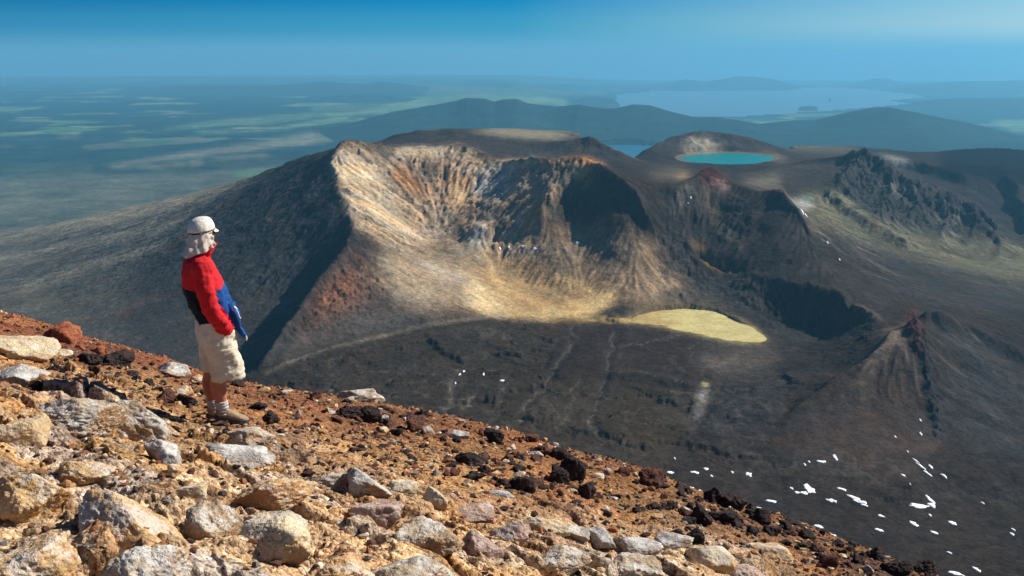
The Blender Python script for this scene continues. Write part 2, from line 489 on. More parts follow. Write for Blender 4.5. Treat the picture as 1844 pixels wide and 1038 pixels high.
def solve(lam, tgt, dvr, duc, z, iters):
    wy = ((duc / dvr) ** 2)[:, None].astype(f32)
    lam = lam.astype(f32); tgt = tgt.astype(f32); z = z.astype(f32)
    den = 2 + 2 * wy + lam
    for _ in range(iters):
        zp = np.pad(z, 1, mode='edge')
        s = zp[1:-1, :-2] + zp[1:-1, 2:] + wy * (zp[:-2, 1:-1] + zp[2:, 1:-1])
        zn = (s + lam * tgt) / den
        z = z + 1.0 * (zn - z)
    return z
def pyramid(lam, tgt, dvr, duc, lev):
    h, w = lam.shape
    if lev == 0:
        z = np.full((h, w), (lam * tgt).sum() / lam.sum(), f32)
        return solve(lam, tgt, dvr, duc, z, 1500)
    h2, w2 = (h + 1) // 2, (w + 1) // 2
    lp = np.pad(lam, ((0, 2 * h2 - h), (0, 2 * w2 - w))); tp = np.pad(tgt * lam, ((0, 2 * h2 - h), (0, 2 * w2 - w)))
    l4 = lp.reshape(h2, 2, w2, 2).sum((1, 3)); t4 = tp.reshape(h2, 2, w2, 2).sum((1, 3))
    d2 = np.pad(dvr, (0, 2 * h2 - h), mode='edge').reshape(h2, 2).sum(1)
    zc = pyramid(l4, np.where(l4 > 0, t4 / np.maximum(l4, 1e-9), 0), d2, duc * 2, lev - 1)
    rr, cc = np.meshgrid((np.arange(h) - 0.5) / 2, (np.arange(w) - 0.5) / 2, indexing='ij')
    z = bil(zc, np.clip(rr, 0, None), np.clip(cc, 0, None))
    return solve(lam, tgt, dvr, duc, z, 150 if lev > 1 else 120)
zs = pyramid(lam, tgt, dv, du, 5)
zs[far] = zf[far]
near_rows = (ys < 8500)[:, None]
# crests stay crisp, everything between them is eased into rounded slopes
keepm = np.zeros((SR, SC), f32); keepm[crisp > 0] = 1
keepm = np.clip(blur(keepm, 2) * 5.0, 0, 1)
zs = np.where(near_rows, keepm * zs + (1 - keepm) * blur(zs, 5), zs).astype(f32)
zs = np.where(near_rows, 0.5 * zs + 0.5 * blur(zs, 1), zs).astype(f32)
# fine grid ------------------------------------------------------------
split = int(np.searchsorted(ys, 850))
rf = np.concatenate([np.arange(0, split), np.arange(split, SR - 1 + .01, 0.5)])
cf = np.arange(col_of(-0.70), col_of(0.70), 0.5)
vf = np.interp(rf, np.arange(SR), vs); yf = np.exp(vf)
uf = np.interp(cf, np.arange(SC), us)
duf = uf[1] - uf[0]
dvf = np.gradient(vf)
U, Y = np.meshgrid(uf, yf); U = U.astype(f32); Y = Y.astype(f32)
X = U * Y
R_, C_ = np.meshgrid(rf, cf, indexing='ij')
mid = ((Y > 850) & (Y < 8000)).astype(f32)
midw = smooth(900, 1150, Y) * (1 - smooth(6800, 7600, Y))
# gentle warp of the control surface so that no crest is ruler-straight
wr = fbm(X, Y, 170, 4, 3) * 2.6 * midw; wc = fbm(X, Y, 170, 4, 13) * 3.4 * midw
Z = bil(zs, R_ + wr, C_ + wc).astype(f32)
farf = Y > 8000
zz, hm = far_height(U[-1 - 600:], Y[-1 - 600:])
Z[-1 - 600:] = np.where(farf[-1 - 600:], zz, Z[-1 - 600:])
hill = np.zeros(Z.shape, bool); hill[-1 - 600:] = hm & farf[-1 - 600:]

def grads(Z):
    gx = np.gradient(Z, axis=1) / (Y * duf)
    gy = np.gradient(Z, axis=0) / (Y * dvf[:, None])
    return gx, gy
a0 = int(np.searchsorted(yf, 900)); a1 = int(np.searchsorted(yf, 7700))
Zb = blur(Z, 3)
gx, gy = grads(Zb)
sl = np.sqrt(gx * gx + gy * gy) + 1e-5
slope = blur(sl.astype(f32), 2)
def lic(src, step_m, n):
    """smear src along the fall line: gully-like streaks"""
    s = src[a0:a1]; h, w = s.shape
    dx = blur((gx / sl).astype(f32), 3)[a0:a1]; dy = blur((gy / sl).astype(f32), 3)[a0:a1]
    yy = Y[a0:a1]
    kx = (dx * step_m / (yy * duf)).astype(f32); ky = (dy * step_m / (yy * dvf[a0:a1, None])).astype(f32)
    rr0, cc0 = np.meshgrid(np.arange(h, dtype=f32), np.arange(w, dtype=f32), indexing='ij')
    tot = s.copy(); nw = 1
    for sg in (1, -1):
        rr, cc = rr0.copy(), cc0.copy()
        for k in range(n):
            rr = np.clip(rr + sg * bil(ky, rr, cc), 0, h - 1.01); cc = np.clip(cc + sg * bil(kx, rr, cc), 0, w - 1.01)
            wgt = 1 - (k + 1) / (n + 2)
            tot = tot + wgt * bil(s, rr, cc); nw += wgt
    tot = tot / nw
    tot = tot / (tot.std() + 1e-6)
    out = np.zeros(src.shape, f32); out[a0:a1] = tot
    return out
nA = fbm(X, Y, 75, 2, 21); nB = fbm(X, Y, 26, 2, 25)
gA = lic(nA, 11, 12); gB = lic(nB, 6, 10); gC = lic(fbm(X, Y, 11, 2, 28), 3.2, 9)
dist_k = np.clip(Y / 2400, 0.5, 1.35)

# paint map in photo pixels -> sampled per vertex -----------------------
PW, PH = 922, 519
gpx, gpy = np.meshgrid((np.arange(PW) + .5) * 2, (np.arange(PH) + .5) * 2)
def poly_mask(p, soft):
    p = np.asarray(p, float); m = np.zeros(gpx.shape, bool)
    x0, y0 = p[-1]
    for x1, y1 in p:
        if y0 != y1:
            c = ((y1 > gpy) != (y0 > gpy)) & (gpx < (x0 - x1) * (gpy - y1) / (y0 - y1) + x1)
            m ^= c
        x0, y0 = x1, y1
    return blur(m.astype(f32), soft / 2)
def line_mask(p, wpx, soft=1):
    d = np.full(gpx.shape, 1e9)
    for (xa, ya), (xb, yb) in zip(p[:-1], p[1:]):
        ex, ey = xb - xa, yb - ya
        t = np.clip(((gpx - xa) * ex + (gpy - ya) * ey) / (ex * ex + ey * ey), 0, 1)
        d = np.minimum(d, np.hypot(gpx - xa - t * ex, gpy - ya - t * ey))
    return blur(np.clip(1.5 - d / wpx, 0, 1).astype(f32), soft / 2)
def meander(p, amp=5.0, sd=1):
    q = catmull(np.array(p, float), 8)
    t_ = np.arange(len(q)) * .33
    return [(a + amp * float(perlin(np.array([i_]), np.array([sd + .3]))[0]), b + .5 * amp * float(perlin(np.array([i_]), np.array([sd + 7.3]))[0])) for (a, b), i_ in zip(q, t_)]
PM = np.zeros((PH, PW, 3), f32); PM[:] = (.050, .041, .037)
TEX = np.full((PH, PW), 0.5, f32)          # strength of blocky roughness
STR = np.full((PH, PW), 0.35, f32)         # strength of streaks in colour
PAINTS = []
def paint(c, soft, p, o=1.0, tex=None, st=None):
    m = poly_mask(p, soft)[..., None] * o
    PM[:] = PM * (1 - m) + np.array(c, f32) * m
    if tex is not None: TEX[:] = TEX * (1 - m[..., 0]) + tex * m[..., 0]
    if st is not None: STR[:] = STR * (1 - m[..., 0]) + st * m[..., 0]
def stroke(c, w, p, o=1.0, soft=2):
    m = line_mask(p, w, soft)[..., None] * o
    PM[:] = PM * (1 - m) + np.array(c, f32) * m
# outer flank on the left
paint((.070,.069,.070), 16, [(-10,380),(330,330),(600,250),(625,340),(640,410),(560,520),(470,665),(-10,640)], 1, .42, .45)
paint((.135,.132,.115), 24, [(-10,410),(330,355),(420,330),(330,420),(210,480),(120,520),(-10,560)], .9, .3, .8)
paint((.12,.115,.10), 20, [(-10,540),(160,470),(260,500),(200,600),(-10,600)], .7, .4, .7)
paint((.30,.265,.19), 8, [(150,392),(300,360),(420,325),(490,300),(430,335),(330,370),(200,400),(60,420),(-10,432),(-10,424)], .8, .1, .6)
for s in [[(0,470),(90,450),(200,430),(280,402)],[(180,480),(250,455),(300,440)],[(270,430),(300,405),(330,395)],[(40,520),(130,490),(190,470)]]:
    stroke((.26,.24,.18), 4, s, .6, 3)
for s in [[(400,380),(440,360),(475,345)],[(300,455),(330,430),(352,412)],[(205,575),(260,545),(330,520)]]:
    stroke((.13,.075,.055), 4, s, .6, 3)
# ruddy rock along the crest
paint((.15,.095,.075), 12, [(610,475),(650,455),(700,500),(690,540),(640,570),(560,610),(520,615),(560,560)], .9, 1, .3)
paint((.22,.105,.06), 8, [(600,505),(640,495),(650,530),(600,555),(560,575),(575,540)], .7, 1, .3)
paint((.12,.105,.095), 14, [(520,615),(600,580),(690,545),(720,540),(790,560),(850,568),(740,590),(600,625),(480,660)], .8, .5, .5)
# amphitheatre
paint((.25,.19,.135), 8, [(596,285),(620,253),(690,262),(760,266),(820,256),(880,284),(960,285),(1040,282),(1090,300),(1000,380),(960,440),(1000,480),(870,470),(800,450),(700,450),(640,410)], 1, .8, .8)
paint((.28,.22,.155), 10, [(594,288),(640,275),(690,300),(735,345),(760,395),(800,425),(780,440),(720,450),(690,440),(645,400),(615,340)], .85, .6, .8)
paint((.44,.36,.24), 7, [(596,288),(640,292),(680,325),(655,335),(620,320)], .8, .2, 1)
paint((.34,.265,.17), 6, [(640,345),(690,365),(740,410),(700,400),(655,380)], .7, .2, 1)
paint((.45,.38,.27), 5, [(705,268),(780,264),(815,272),(770,280),(720,282)], .7, .2, .8)
paint((.33,.165,.075), 6, [(705,300),(735,305),(760,330),(785,350),(770,360),(735,345),(712,330)], .9, .2, 1)
paint((.30,.17,.085), 6, [(790,300),(830,310),(850,350),(820,370),(795,345)], .7, .2, 1)
paint((.40,.28,.14), 6, [(812,318),(835,345),(843,366),(820,355)], .7, .2, 1)
paint((.34,.21,.10), 8, [(930,350),(965,345),(985,390),(965,440),(945,410)], .6, .2, 1)
paint((.36,.34,.30), 5, [(860,300),(885,300),(875,340),(860,362),(852,330)], .7, .3, 1)
paint((.27,.25,.22), 6, [(890,300),(935,290),(930,330),(900,360),(865,365)], .7, .3, 1)
paint((.30,.235,.14), 7, [(820,258),(845,262),(882,284),(900,292),(960,284),(990,284),(970,300),(900,305),(840,285)], .8, .2, .6)
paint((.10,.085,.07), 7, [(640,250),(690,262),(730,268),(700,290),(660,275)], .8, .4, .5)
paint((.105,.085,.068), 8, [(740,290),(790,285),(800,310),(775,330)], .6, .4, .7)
paint((.16,.125,.085), 12, [(980,320),(1030,300),(990,370),(900,400),(840,400),(900,370)], .6, .2, .8)
paint((.36,.18,.07), 5, [(1005,284),(1040,279),(1075,289),(1095,300),(1060,300),(1040,292)], .9, .3, .5)
paint((.42,.27,.11), 4, [(1030,300),(1055,300),(1065,330),(1050,345),(1035,330)], .8, .4, .5)
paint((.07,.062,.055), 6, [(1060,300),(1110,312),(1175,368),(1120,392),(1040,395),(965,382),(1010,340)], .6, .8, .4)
paint((.21,.145,.10), 10, [(960,390),(1040,400),(1120,395),(1090,430),(1000,440),(950,440)], .9, .2, .4)
paint((.21,.195,.165), 5, [(840,420),(862,403),(885,415),(895,440),(850,447),(835,440)], .9, .5, .7)
paint((.085,.08,.07), 4, [(885,405),(910,398),(925,415),(900,420)], .8, .8, .3)
paint((.085,.07,.06), 5, [(812,400),(840,400),(828,430),(850,446),(822,440)], .7, .4, .6)
# brown saddle slopes
paint((.235,.175,.12), 14, [(940,440),(1080,420),(1180,430),(1230,490),(1250,540),(1140,560),(1090,520),(1000,480)], .9, .3, .4)
paint((.27,.21,.145), 14, [(700,450),(790,450),(900,460),(870,500),(850,560),(760,565),(700,530),(670,480)], .9, .25, .4)
paint((.34,.31,.27), 6, [(740,470),(800,490),(850,500),(845,515),(790,500)], .6, .1, 1)
paint((.055,.05,.05), 6, [(1085,465),(1115,445),(1130,455),(1105,470)], .8, 1, .2)
# fan and pan
paint((.28,.19,.105), 12, [(850,495),(890,462),(960,475),(1040,500),(1095,515),(1108,540),(1080,562),(1040,578),(930,576),(850,556)], .9, .05, .7)
paint((.54,.44,.27), 7, [(848,505),(875,520),(900,550),(930,570),(905,572),(850,553),(843,525)], .9, .05, .8)
paint((.46,.34,.17), 6, [(905,560),(1000,560),(1060,545),(1100,525),(1110,540),(1070,566),(1045,579),(980,580),(920,576)], .9, .02, .5)
for s in [[(900,510),(960,540),(1000,560)],[(930,505),(1000,530),(1050,550)],[(1000,500),(1060,520),(1095,535)],[(880,480),(900,520),(930,560)]]:
    stroke((.56,.42,.2), 2.2, meander(s, 14, s[0][0]), .6, 3)
stroke((.26,.19,.12), 5, [(1095,545),(1150,530),(1220,515)], .5, 5)
stroke((.47,.34,.15), 4, [(1040,578),(1090,577),(1135,576)], .9)
paint((.46,.33,.14), 4, [(1122,578),(1150,565),(1190,557),(1240,556),(1230,585),(1200,590),(1150,580)], .95, .02, .1)
paint((.63,.56,.25), 4, [(1195,563),(1240,558),(1285,561),(1325,580),(1352,590),(1379,611),(1350,617),(1300,611),(1250,599),(1205,588)], 1, .0, .03)
paint((.05,.045,.044), 3, [(1085,573),(1110,560),(1160,552),(1230,547),(1235,553),(1180,556),(1130,570),(1095,577)], .9, 1, .1)
# floor
paint((.054,.043,.034), 12, [(480,668),(600,630),(740,595),(870,575),(1100,582),(1040,640),(1000,720),(960,800),(480,800)], .9, .65, .15)
paint((.046,.033,.030), 8, [(1000,582),(1180,588),(1290,612),(1320,650),(1240,690),(1110,665),(1040,700),(990,660)], .9, .12, .15)
paint((.066,.053,.040), 12, [(1000,690),(1100,670),(1240,690),(1250,760),(1180,860),(900,800)], .8, .5, .6)
stroke((.36,.32,.25), 1.1, [(478,672),(600,628),(740,592),(840,575),(920,568)], .75)
paint((.115,.10,.09), 12, [(1240,640),(1330,610),(1385,620),(1420,625),(1400,650),(1340,685),(1290,690)], .8, .1, .7)
stroke((.19,.165,.145), 4, [(1270,640),(1290,660),(1330,640)], .4, 4)
for s, w in [([(1110,600),(1095,650),(1085,690),(1065,730),(1070,770),(1085,800)],4),([(1030,585),(1028,630),(1000,660),(985,690),(955,720),(930,760)],3.5),
          ([(830,665),(815,690),(818,720),(805,745)],3.5),([(860,720),(830,735)],4),([(1110,625),(1160,620),(1230,605)],2.5),([(1245,690),(1140,675),(1098,665)],2),
          ([(590,690),(600,705)],2),([(1240,640),(1255,610)],2),([(910,690),(890,740)],2.5),([(1040,680),(1020,740),(1000,780)],2.5)]:
    s = meander(s, 16, w); stroke((.13,.12,.11), w * .4, s, .34, 2)
    stroke((.19,.18,.165), w * .22, s, .5, 1)
    for k_ in (3, 6, 9, 13):
        if k_ < len(s) - 2:
            a_, b_ = s[k_]; q_ = 1 if k_ % 2 else -1
            stroke((.13,.12,.11), w * .3, meander([(a_, b_), (a_ + q_ * 14, b_ - 16), (a_ + q_ * 22, b_ - 40)], 8, k_), .45, 2)
paint((.25,.24,.23), 4, [(1262,690),(1282,692),(1278,720),(1266,750),(1248,760),(1252,725)], .45, .8, .3)
paint((.5,.42,.22), 2, [(1262,684),(1280,690),(1270,697)], .8)
# red crater and its slopes
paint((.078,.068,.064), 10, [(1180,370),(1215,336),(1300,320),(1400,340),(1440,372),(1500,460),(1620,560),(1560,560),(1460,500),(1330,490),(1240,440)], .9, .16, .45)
paint((.12,.044,.036), 4, [(1255,322),(1266,304),(1285,306),(1312,325),(1310,338),(1285,340)], .9, 1, .1)
paint((.30,.22,.19), 3, [(1275,328),(1300,325),(1318,338),(1300,344)], .7, 1, .1)
paint((.11,.035,.03), 4, [(1365,342),(1400,338),(1416,352),(1410,360),(1385,350)], .9, .5, .1)
paint((.055,.052,.052), 5, [(1285,370),(1330,350),(1360,390),(1350,430),(1310,440),(1290,420)], .9, 1, .3)
paint((.15,.13,.09), 4, [(1258,330),(1275,345),(1300,400),(1340,450),(1335,470),(1290,420),(1262,360)], .6, .2, .8)
paint((.24,.15,.075), 5, [(1240,430),(1265,440),(1300,480),(1330,493),(1310,497),(1270,475)], .8, .4, .6)
paint((.062,.058,.057), 6, [(1195,400),(1230,430),(1260,470),(1270,500),(1200,500),(1180,450)], .7, 1, .3)
paint((.15,.14,.12), 4, [(1215,335),(1255,330),(1235,360),(1220,400),(1205,390)], .5, .2, 1)
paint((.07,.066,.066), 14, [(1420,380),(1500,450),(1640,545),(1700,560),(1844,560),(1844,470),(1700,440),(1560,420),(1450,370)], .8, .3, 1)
paint((.16,.145,.125), 3, [(1390,338),(1412,345),(1450,385),(1500,440),(1490,440),(1440,385)], .6, .2, 1)
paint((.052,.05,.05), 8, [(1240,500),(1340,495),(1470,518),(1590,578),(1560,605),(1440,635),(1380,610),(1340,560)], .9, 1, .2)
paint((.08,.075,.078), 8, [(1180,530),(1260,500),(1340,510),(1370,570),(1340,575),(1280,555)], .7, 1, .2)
paint((.20,.15,.11), 3, [(1530,545),(1545,545),(1590,575),(1600,582),(1575,575)], .8, .6, .2)
# small cone
paint((.082,.064,.056), 10, [(1605,590),(1650,600),(1680,740),(1700,800),(1640,860),(1480,850),(1400,790),(1500,690)], .95, .12, .9)
paint((.17,.135,.11), 6, [(1590,592),(1640,588),(1648,610),(1600,640),(1560,670),(1575,630)], .8, .1, .6)
paint((.125,.11,.088), 8, [(1580,640),(1610,640),(1560,690),(1580,720),(1530,700)], .7, .1, .7)
paint((.10,.052,.048), 4, [(1632,560),(1650,552),(1668,600),(1672,650),(1645,640),(1628,600)], .9, 1.2, .1)
paint((.06,.055,.058), 4, [(1655,600),(1680,620),(1695,700),(1705,790),(1680,800),(1665,700)], .9, 1.3, .1)
paint((.064,.062,.063), 12, [(1668,560),(1760,600),(1860,680),(1860,840),(1740,800),(1700,760),(1690,690)], .9, .35, .7)
paint((.058,.054,.057), 10, [(1290,700),(1400,680),(1500,640),(1400,740),(1360,800),(1260,780)], .8, .7, .2)
# right-hand country
paint((.085,.082,.076), 12, [(1430,360),(1560,330),(1660,390),(1800,420),(1860,440),(1860,540),(1700,480),(1540,430)], .9, .3, 1)
paint((.16,.145,.088), 8, [(1440,370),(1490,340),(1540,350),(1560,400),(1520,410)], .6, .2, 1)
paint((.17,.16,.10), 10, [(1590,430),(1700,455),(1860,480),(1860,510),(1720,480),(1620,450)], .7, .2, 1)
paint((.15,.14,.095), 10, [(1440,345),(1540,330),(1620,400),(1720,425),(1860,450),(1860,490),(1700,470),(1560,440),(1460,400)], .7, .5, .6)
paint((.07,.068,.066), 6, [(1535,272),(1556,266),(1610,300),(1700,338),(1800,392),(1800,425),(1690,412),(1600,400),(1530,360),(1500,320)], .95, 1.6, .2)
paint((.19,.18,.15), 5, [(1600,330),(1650,345),(1640,360),(1595,350)], .6, 1.5, .2)
paint((.16,.155,.13), 5, [(1690,385),(1760,398),(1740,412),(1680,402)], .5, 1.5, .2)
paint((.125,.11,.10), 8, [(1385,300),(1490,282),(1540,272),(1520,310),(1450,330),(1400,325)], .5, .3, .6)
paint((.17,.15,.11), 8, [(1160,305),(1230,300),(1260,318),(1220,328),(1180,325)], .7, .1, .3)
paint((.42,.25,.12), 3, [(1216,316),(1240,314),(1238,320),(1220,320)], .8)
paint((.19,.175,.13), 6, [(1330,318),(1400,312),(1410,340),(1350,335)], .7, .1, .4)
paint((.30,.30,.28), 4, [(1420,360),(1450,355),(1470,372),(1450,378)], .7, .1, .4)
paint((.05,.25,.22), 2, [(1448,356),(1462,355),(1466,359),(1450,360)], .8)
paint((.30,.30,.27), 5, [(1575,275),(1625,285),(1650,298),(1620,300)], .7, .1, .4)
paint((.17,.155,.115), 6, [(1400,255),(1500,252),(1560,264),(1520,275),(1420,272)], .8, .1, .3)
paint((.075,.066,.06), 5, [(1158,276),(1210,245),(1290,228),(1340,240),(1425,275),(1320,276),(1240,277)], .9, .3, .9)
paint((.24,.21,.16), 5, [(1222,258),(1245,245),(1280,248),(1310,265),(1280,274),(1235,270)], .8, .3, 1)
paint((.22,.18,.13), 3, [(1235,275),(1400,275),(1425,290),(1405,293),(1240,281)], .6)
# flat-topped crater
paint((.068,.058,.055), 5, [(690,262),(700,238),(790,230),(850,236),(960,252),(1045,240),(1065,236),(1110,262),(1180,300),(1060,282),(960,285),(890,288),(830,258)], .95, .5, 1)
paint((.22,.195,.14), 3, [(835,236),(890,228),(945,229),(1010,233),(1050,238),(1030,247),(995,253),(955,253),(900,246)], .9, .05, .1)
paint((.22,.19,.14), 3, [(755,235),(790,230),(800,234),(770,238)], .7)
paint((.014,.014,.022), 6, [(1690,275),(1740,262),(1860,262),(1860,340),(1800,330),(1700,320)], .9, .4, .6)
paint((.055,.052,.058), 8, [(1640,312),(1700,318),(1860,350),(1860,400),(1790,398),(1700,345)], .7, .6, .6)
# far country ------------------------------------------------------------
FARC = np.zeros((PH, PW, 3), f32); FARC[:] = (.010, .028, .026)
PM_, PM = PM, FARC
GR, TW, BR = (.15,.24,.10), (.17,.16,.11), (.085,.088,.062)
paint(BR, 6, [(-10,325),(120,315),(240,312),(300,306),(430,302),(520,300),(480,325),(330,365),(200,395),(60,430),(-10,430)], .95)
paint((.06,.075,.05), 3, [(-10,300),(160,290),(170,310),(60,322),(-10,330)], .5)
paint((.032,.046,.032), 2, [(170,308),(230,296),(340,284),(520,282),(530,295),(400,306),(250,316)], .9)
paint(TW, 2, [(180,300),(300,280),(420,262),(480,255),(560,238),(660,240),(700,245),(620,252),(540,262),(440,274),(300,288),(210,302)], .75)
for p, c in [([(270,236),(400,226),(480,222),(560,212),(700,205),(700,200),(560,206),(420,215)],GR),([(330,238),(480,232),(620,210),(640,216),(520,232),(400,240)],GR),
             ([(240,300),(330,296),(340,301),(260,305)],TW),([(340,292),(365,288),(362,300),(342,302)],TW),([(385,285),(480,278),(490,282),(400,288)],TW),
             ([(100,246),(140,242),(140,245),(105,249)],TW),([(480,310),(515,306),(505,312),(480,316)],(.3,.33,.1)),([(410,310),(520,300),(500,320),(440,325)],(.07,.13,.06)),
             ([(640,196),(760,176),(920,172),(1010,176),(1030,190),(900,186),(800,186),(730,198),(650,205)],GR),([(560,186),(700,188),(640,202),(560,200)],(.08,.12,.06)),
             ([(0,200),(30,198),(40,202),(0,203)],GR),([(740,150),(1000,165),(1100,170),(960,172),(760,172)],(.09,.13,.07)),
             ([(330,222),(500,208),(620,200),(560,210),(420,222)],(.07,.11,.06)),([(1340,220),(1420,216),(1440,222),(1360,226)],GR),([(1780,218),(1860,214),(1860,240),(1820,236)],GR)]:
    paint(c, 1.5, p, .85)
FARC, PM = PM, PM_
# sample the paint ------------------------------------------------------
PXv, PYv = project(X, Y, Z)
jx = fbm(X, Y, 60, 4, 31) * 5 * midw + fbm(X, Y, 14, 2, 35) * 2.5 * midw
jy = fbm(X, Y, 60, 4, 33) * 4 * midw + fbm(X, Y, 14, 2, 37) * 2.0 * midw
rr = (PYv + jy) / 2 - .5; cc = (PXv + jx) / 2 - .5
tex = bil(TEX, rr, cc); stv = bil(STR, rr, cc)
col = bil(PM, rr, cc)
jf = fbm(X, Y * 1.0, 900, 4, 51) * 4
colf = bil(FARC, (PYv + jf * .35) / 2 - .5, (PXv + jf * 2.5) / 2 - .5)
ff = smooth(6600, 8200, Y)[..., None]
tex = tex * midw

sf = smooth(0.10, 0.45, slope) * midw
sfl = sf * (1 - .72 * smooth(.5, .95, slope))
rock = fbm(X, Y, 42, 5, 61, 0.55, True); rough = fbm(X, Y, 16, 4, 66, 0.55); blk = fbm(X, Y, 9, 3, 69, 0.6, True)
Z = Z + dist_k * sfl * (.95 * gA + .8 * gB * (0.5 + .6 * stv) + .7 * gC * (.5 + stv)) * (1 - .55 * smooth(4300, 5200, Y))
Z = Z + midw * (tex * (3.6 * rock * (0.35 + sf) + 2.0 * rough + 1.3 * blk) * (0.35 + 0.65 * np.minimum(1, sf + 0.25)) * dist_k + 0.45 * rough + 1.2 * fbm(X, Y, 120, 3, 77) * (1 - 0.7 * (1 - sf)))
# lobes of old lava on the crater floor, a few metres high
lf_ = (1 - smooth(.05, .14, slope)) * midw * smooth(.3, .6, tex)
lw = 18 * rough
for wl_, am_, sd_ in ((260, 7.0, 181), (120, 2.6, 186)):
    q_ = fbm(X + lw, Y + lw, wl_, 4, sd_, .5)
    Z = Z + lf_ * am_ * (smooth(-.06, .03, q_) - .5)
# blocky crests: extra relief where the rock is bare
hard = smooth(0.9, 1.2, tex)
Z = Z + hard * (5.0 * rock + 4.5 * rough + 3 * blk)

# broken blocks where bare rock shows
fa, fe = facets(X[a0:a1] + 8 * rough[a0:a1], Y[a0:a1] + 8 * blk[a0:a1], 30.0, 4, .8)
fb, fe2 = facets(X[a0:a1] + 4 * blk[a0:a1], Y[a0:a1], 12.0, 9, .8)
Z[a0:a1] += (np.clip(tex[a0:a1] - .22, 0, 2) * (1.2 + 6.0 * sf[a0:a1]) * (1.5 * fa * smooth(0, .1, fe) + .8 * fb * smooth(0, .15, fe2))).astype(f32)
# small channels pressed into the crater floor
CH = np.zeros((PH, PW), f32)
for s, w in [([(1110,600),(1095,650),(1085,690),(1065,730),(1070,770),(1085,800)],5),([(1030,585),(1028,630),(1000,660),(985,690),(955,720),(930,760)],4),
             ([(830,665),(815,690),(818,720),(805,745)],4),([(1262,690),(1278,720),(1250,765)],14),([(650,640),(690,630),(720,640)],5)]:
    CH = np.maximum(CH, line_mask(s, w, 3))
Z = Z - midw * 5.0 * bil(CH, PYv / 2 - .5, PXv / 2 - .5)

# colour: streaks down the slopes, mottling, bare rock darker on ridges
mott = fbm(X, Y, 130, 5, 85); fine = fbm(X, Y, 11, 3, 88, 0.65); mid_n = fbm(X, Y, 34, 3, 91)
streak = np.clip(gB * 0.26 + gA * 0.18 + gC * .22, -1, 1)
calm = np.minimum(1, .22 + 1.6 * tex + .45 * stv)
m = 1 + 0.30 * mott * calm + 0.34 * fine * calm + 0.24 * mid_n * (0.4 + tex) + stv * streak * (0.25 + sfl) * 0.38
m = np.where(midw > 0, 1 + (m - 1) * midw, 1)
hue = fbm(X, Y, 90, 4, 95)[..., None] * (midw * calm * (0.25 + 0.55 * stv))[..., None]
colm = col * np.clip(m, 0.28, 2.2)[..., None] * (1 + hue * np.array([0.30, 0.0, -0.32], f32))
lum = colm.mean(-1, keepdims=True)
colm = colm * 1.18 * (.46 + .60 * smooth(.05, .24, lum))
# threads of pale wash where water has run over the flat floor
flat = (1 - smooth(.06, .16, slope)) * midw * (1 - smooth(2400, 2750, Y))
vein = smooth(.085, .0, np.abs(fbm(X * 1.0, Y * .45, 110, 4, 131, .55))) * .9 + smooth(.07, .0, np.abs(fbm(X, Y * .5, 48, 3, 135, .55))) * .55
colm = colm + (flat * vein * np.clip(.35 + fbm(X, Y, 260, 2, 139), 0, 1))[..., None] * np.array([.026, .024, .022], f32)
colm = colm + (flat * np.clip(tex, 0, 1) * smooth(.05, .45, fbm(X, Y, 30, 4, 195, .7)) * (.4 + .6 * smooth(-.2, .3, fbm(X, Y, 300, 2, 197))))[..., None] * np.array([.040, .034, .026], f32)
pale = np.clip(streak * sf * stv - 0.28, 0, 1)[..., None]
colm = colm + pale * np.array([.10, .088, .07], f32)
# far country: patchwork of forest, scrub, fields
fx = X; fy = Y
pt = fbm(fx, fy, 1500, 5, 101, 0.6); pt2 = fbm(fx, fy, 420, 3, 107, 0.6)
mf = np.clip(1 + 0.75 * pt + 0.55 * pt2, 0.25, 2.6)[..., None]
colf = colf * mf
fcell, fedge = facets(X / 1.0 + 80 * pt2, Y * .8 + 80 * pt, 620.0, 6, 0)
fld = smooth(0.12, 0.28, fbm(fx, fy, 2600, 4, 111, .6)) * smooth(13000, 20000, Y) * (~hill)
colf = colf * (1 - .65 * fld[..., None]) + np.where((fcell < -.12)[..., None], np.array([.10, .20, .07], f32), np.where((fcell < .2)[..., None], np.array([.20, .27, .13], f32), np.where((fcell < .36)[..., None], np.array([.26, .24, .15], f32), np.array([.02, .045, .03], f32)))) * .65 * fld[..., None]
gully = fbm(X, Y, 900, 4, 117, .55, True)
colf = np.where(hill[..., None], np.array([.012, .026, .024], f32) * np.clip(1 + .5 * gully + .5 * pt2, .4, 2)[..., None], colf)
lum = colm.mean(-1, keepdims=True)
colm = lum + (colm - lum) * 1.14
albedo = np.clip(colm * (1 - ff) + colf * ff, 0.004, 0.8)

# lakes -----------------------------------------------------------------
r2 = X * X + Y * Y
el = .16 * fbm(X, Y, 260, 4, 125) + ((X / Y - (1320 - 922) / F / 1.028) * 5300 / 246) ** 2 + ((Y - 5290) / 285) ** 2
Z = np.where(el < 1.0, np.minimum(Z, -549 - 9 * np.clip(1 - el, 0, 1) ** .5), Z)
ring = (el >= 1.0) & (el < 1.6)
Z = np.where(ring, Z + (1 - smooth(1.2, 1.6, el)) * (-549.2 + (el - 1) * 16 - Z), Z)
albedo = np.where(((el >= .9) & (el < 1.3))[..., None], albedo * .45 + np.array([.19, .165, .12], f32) * .55, albedo)
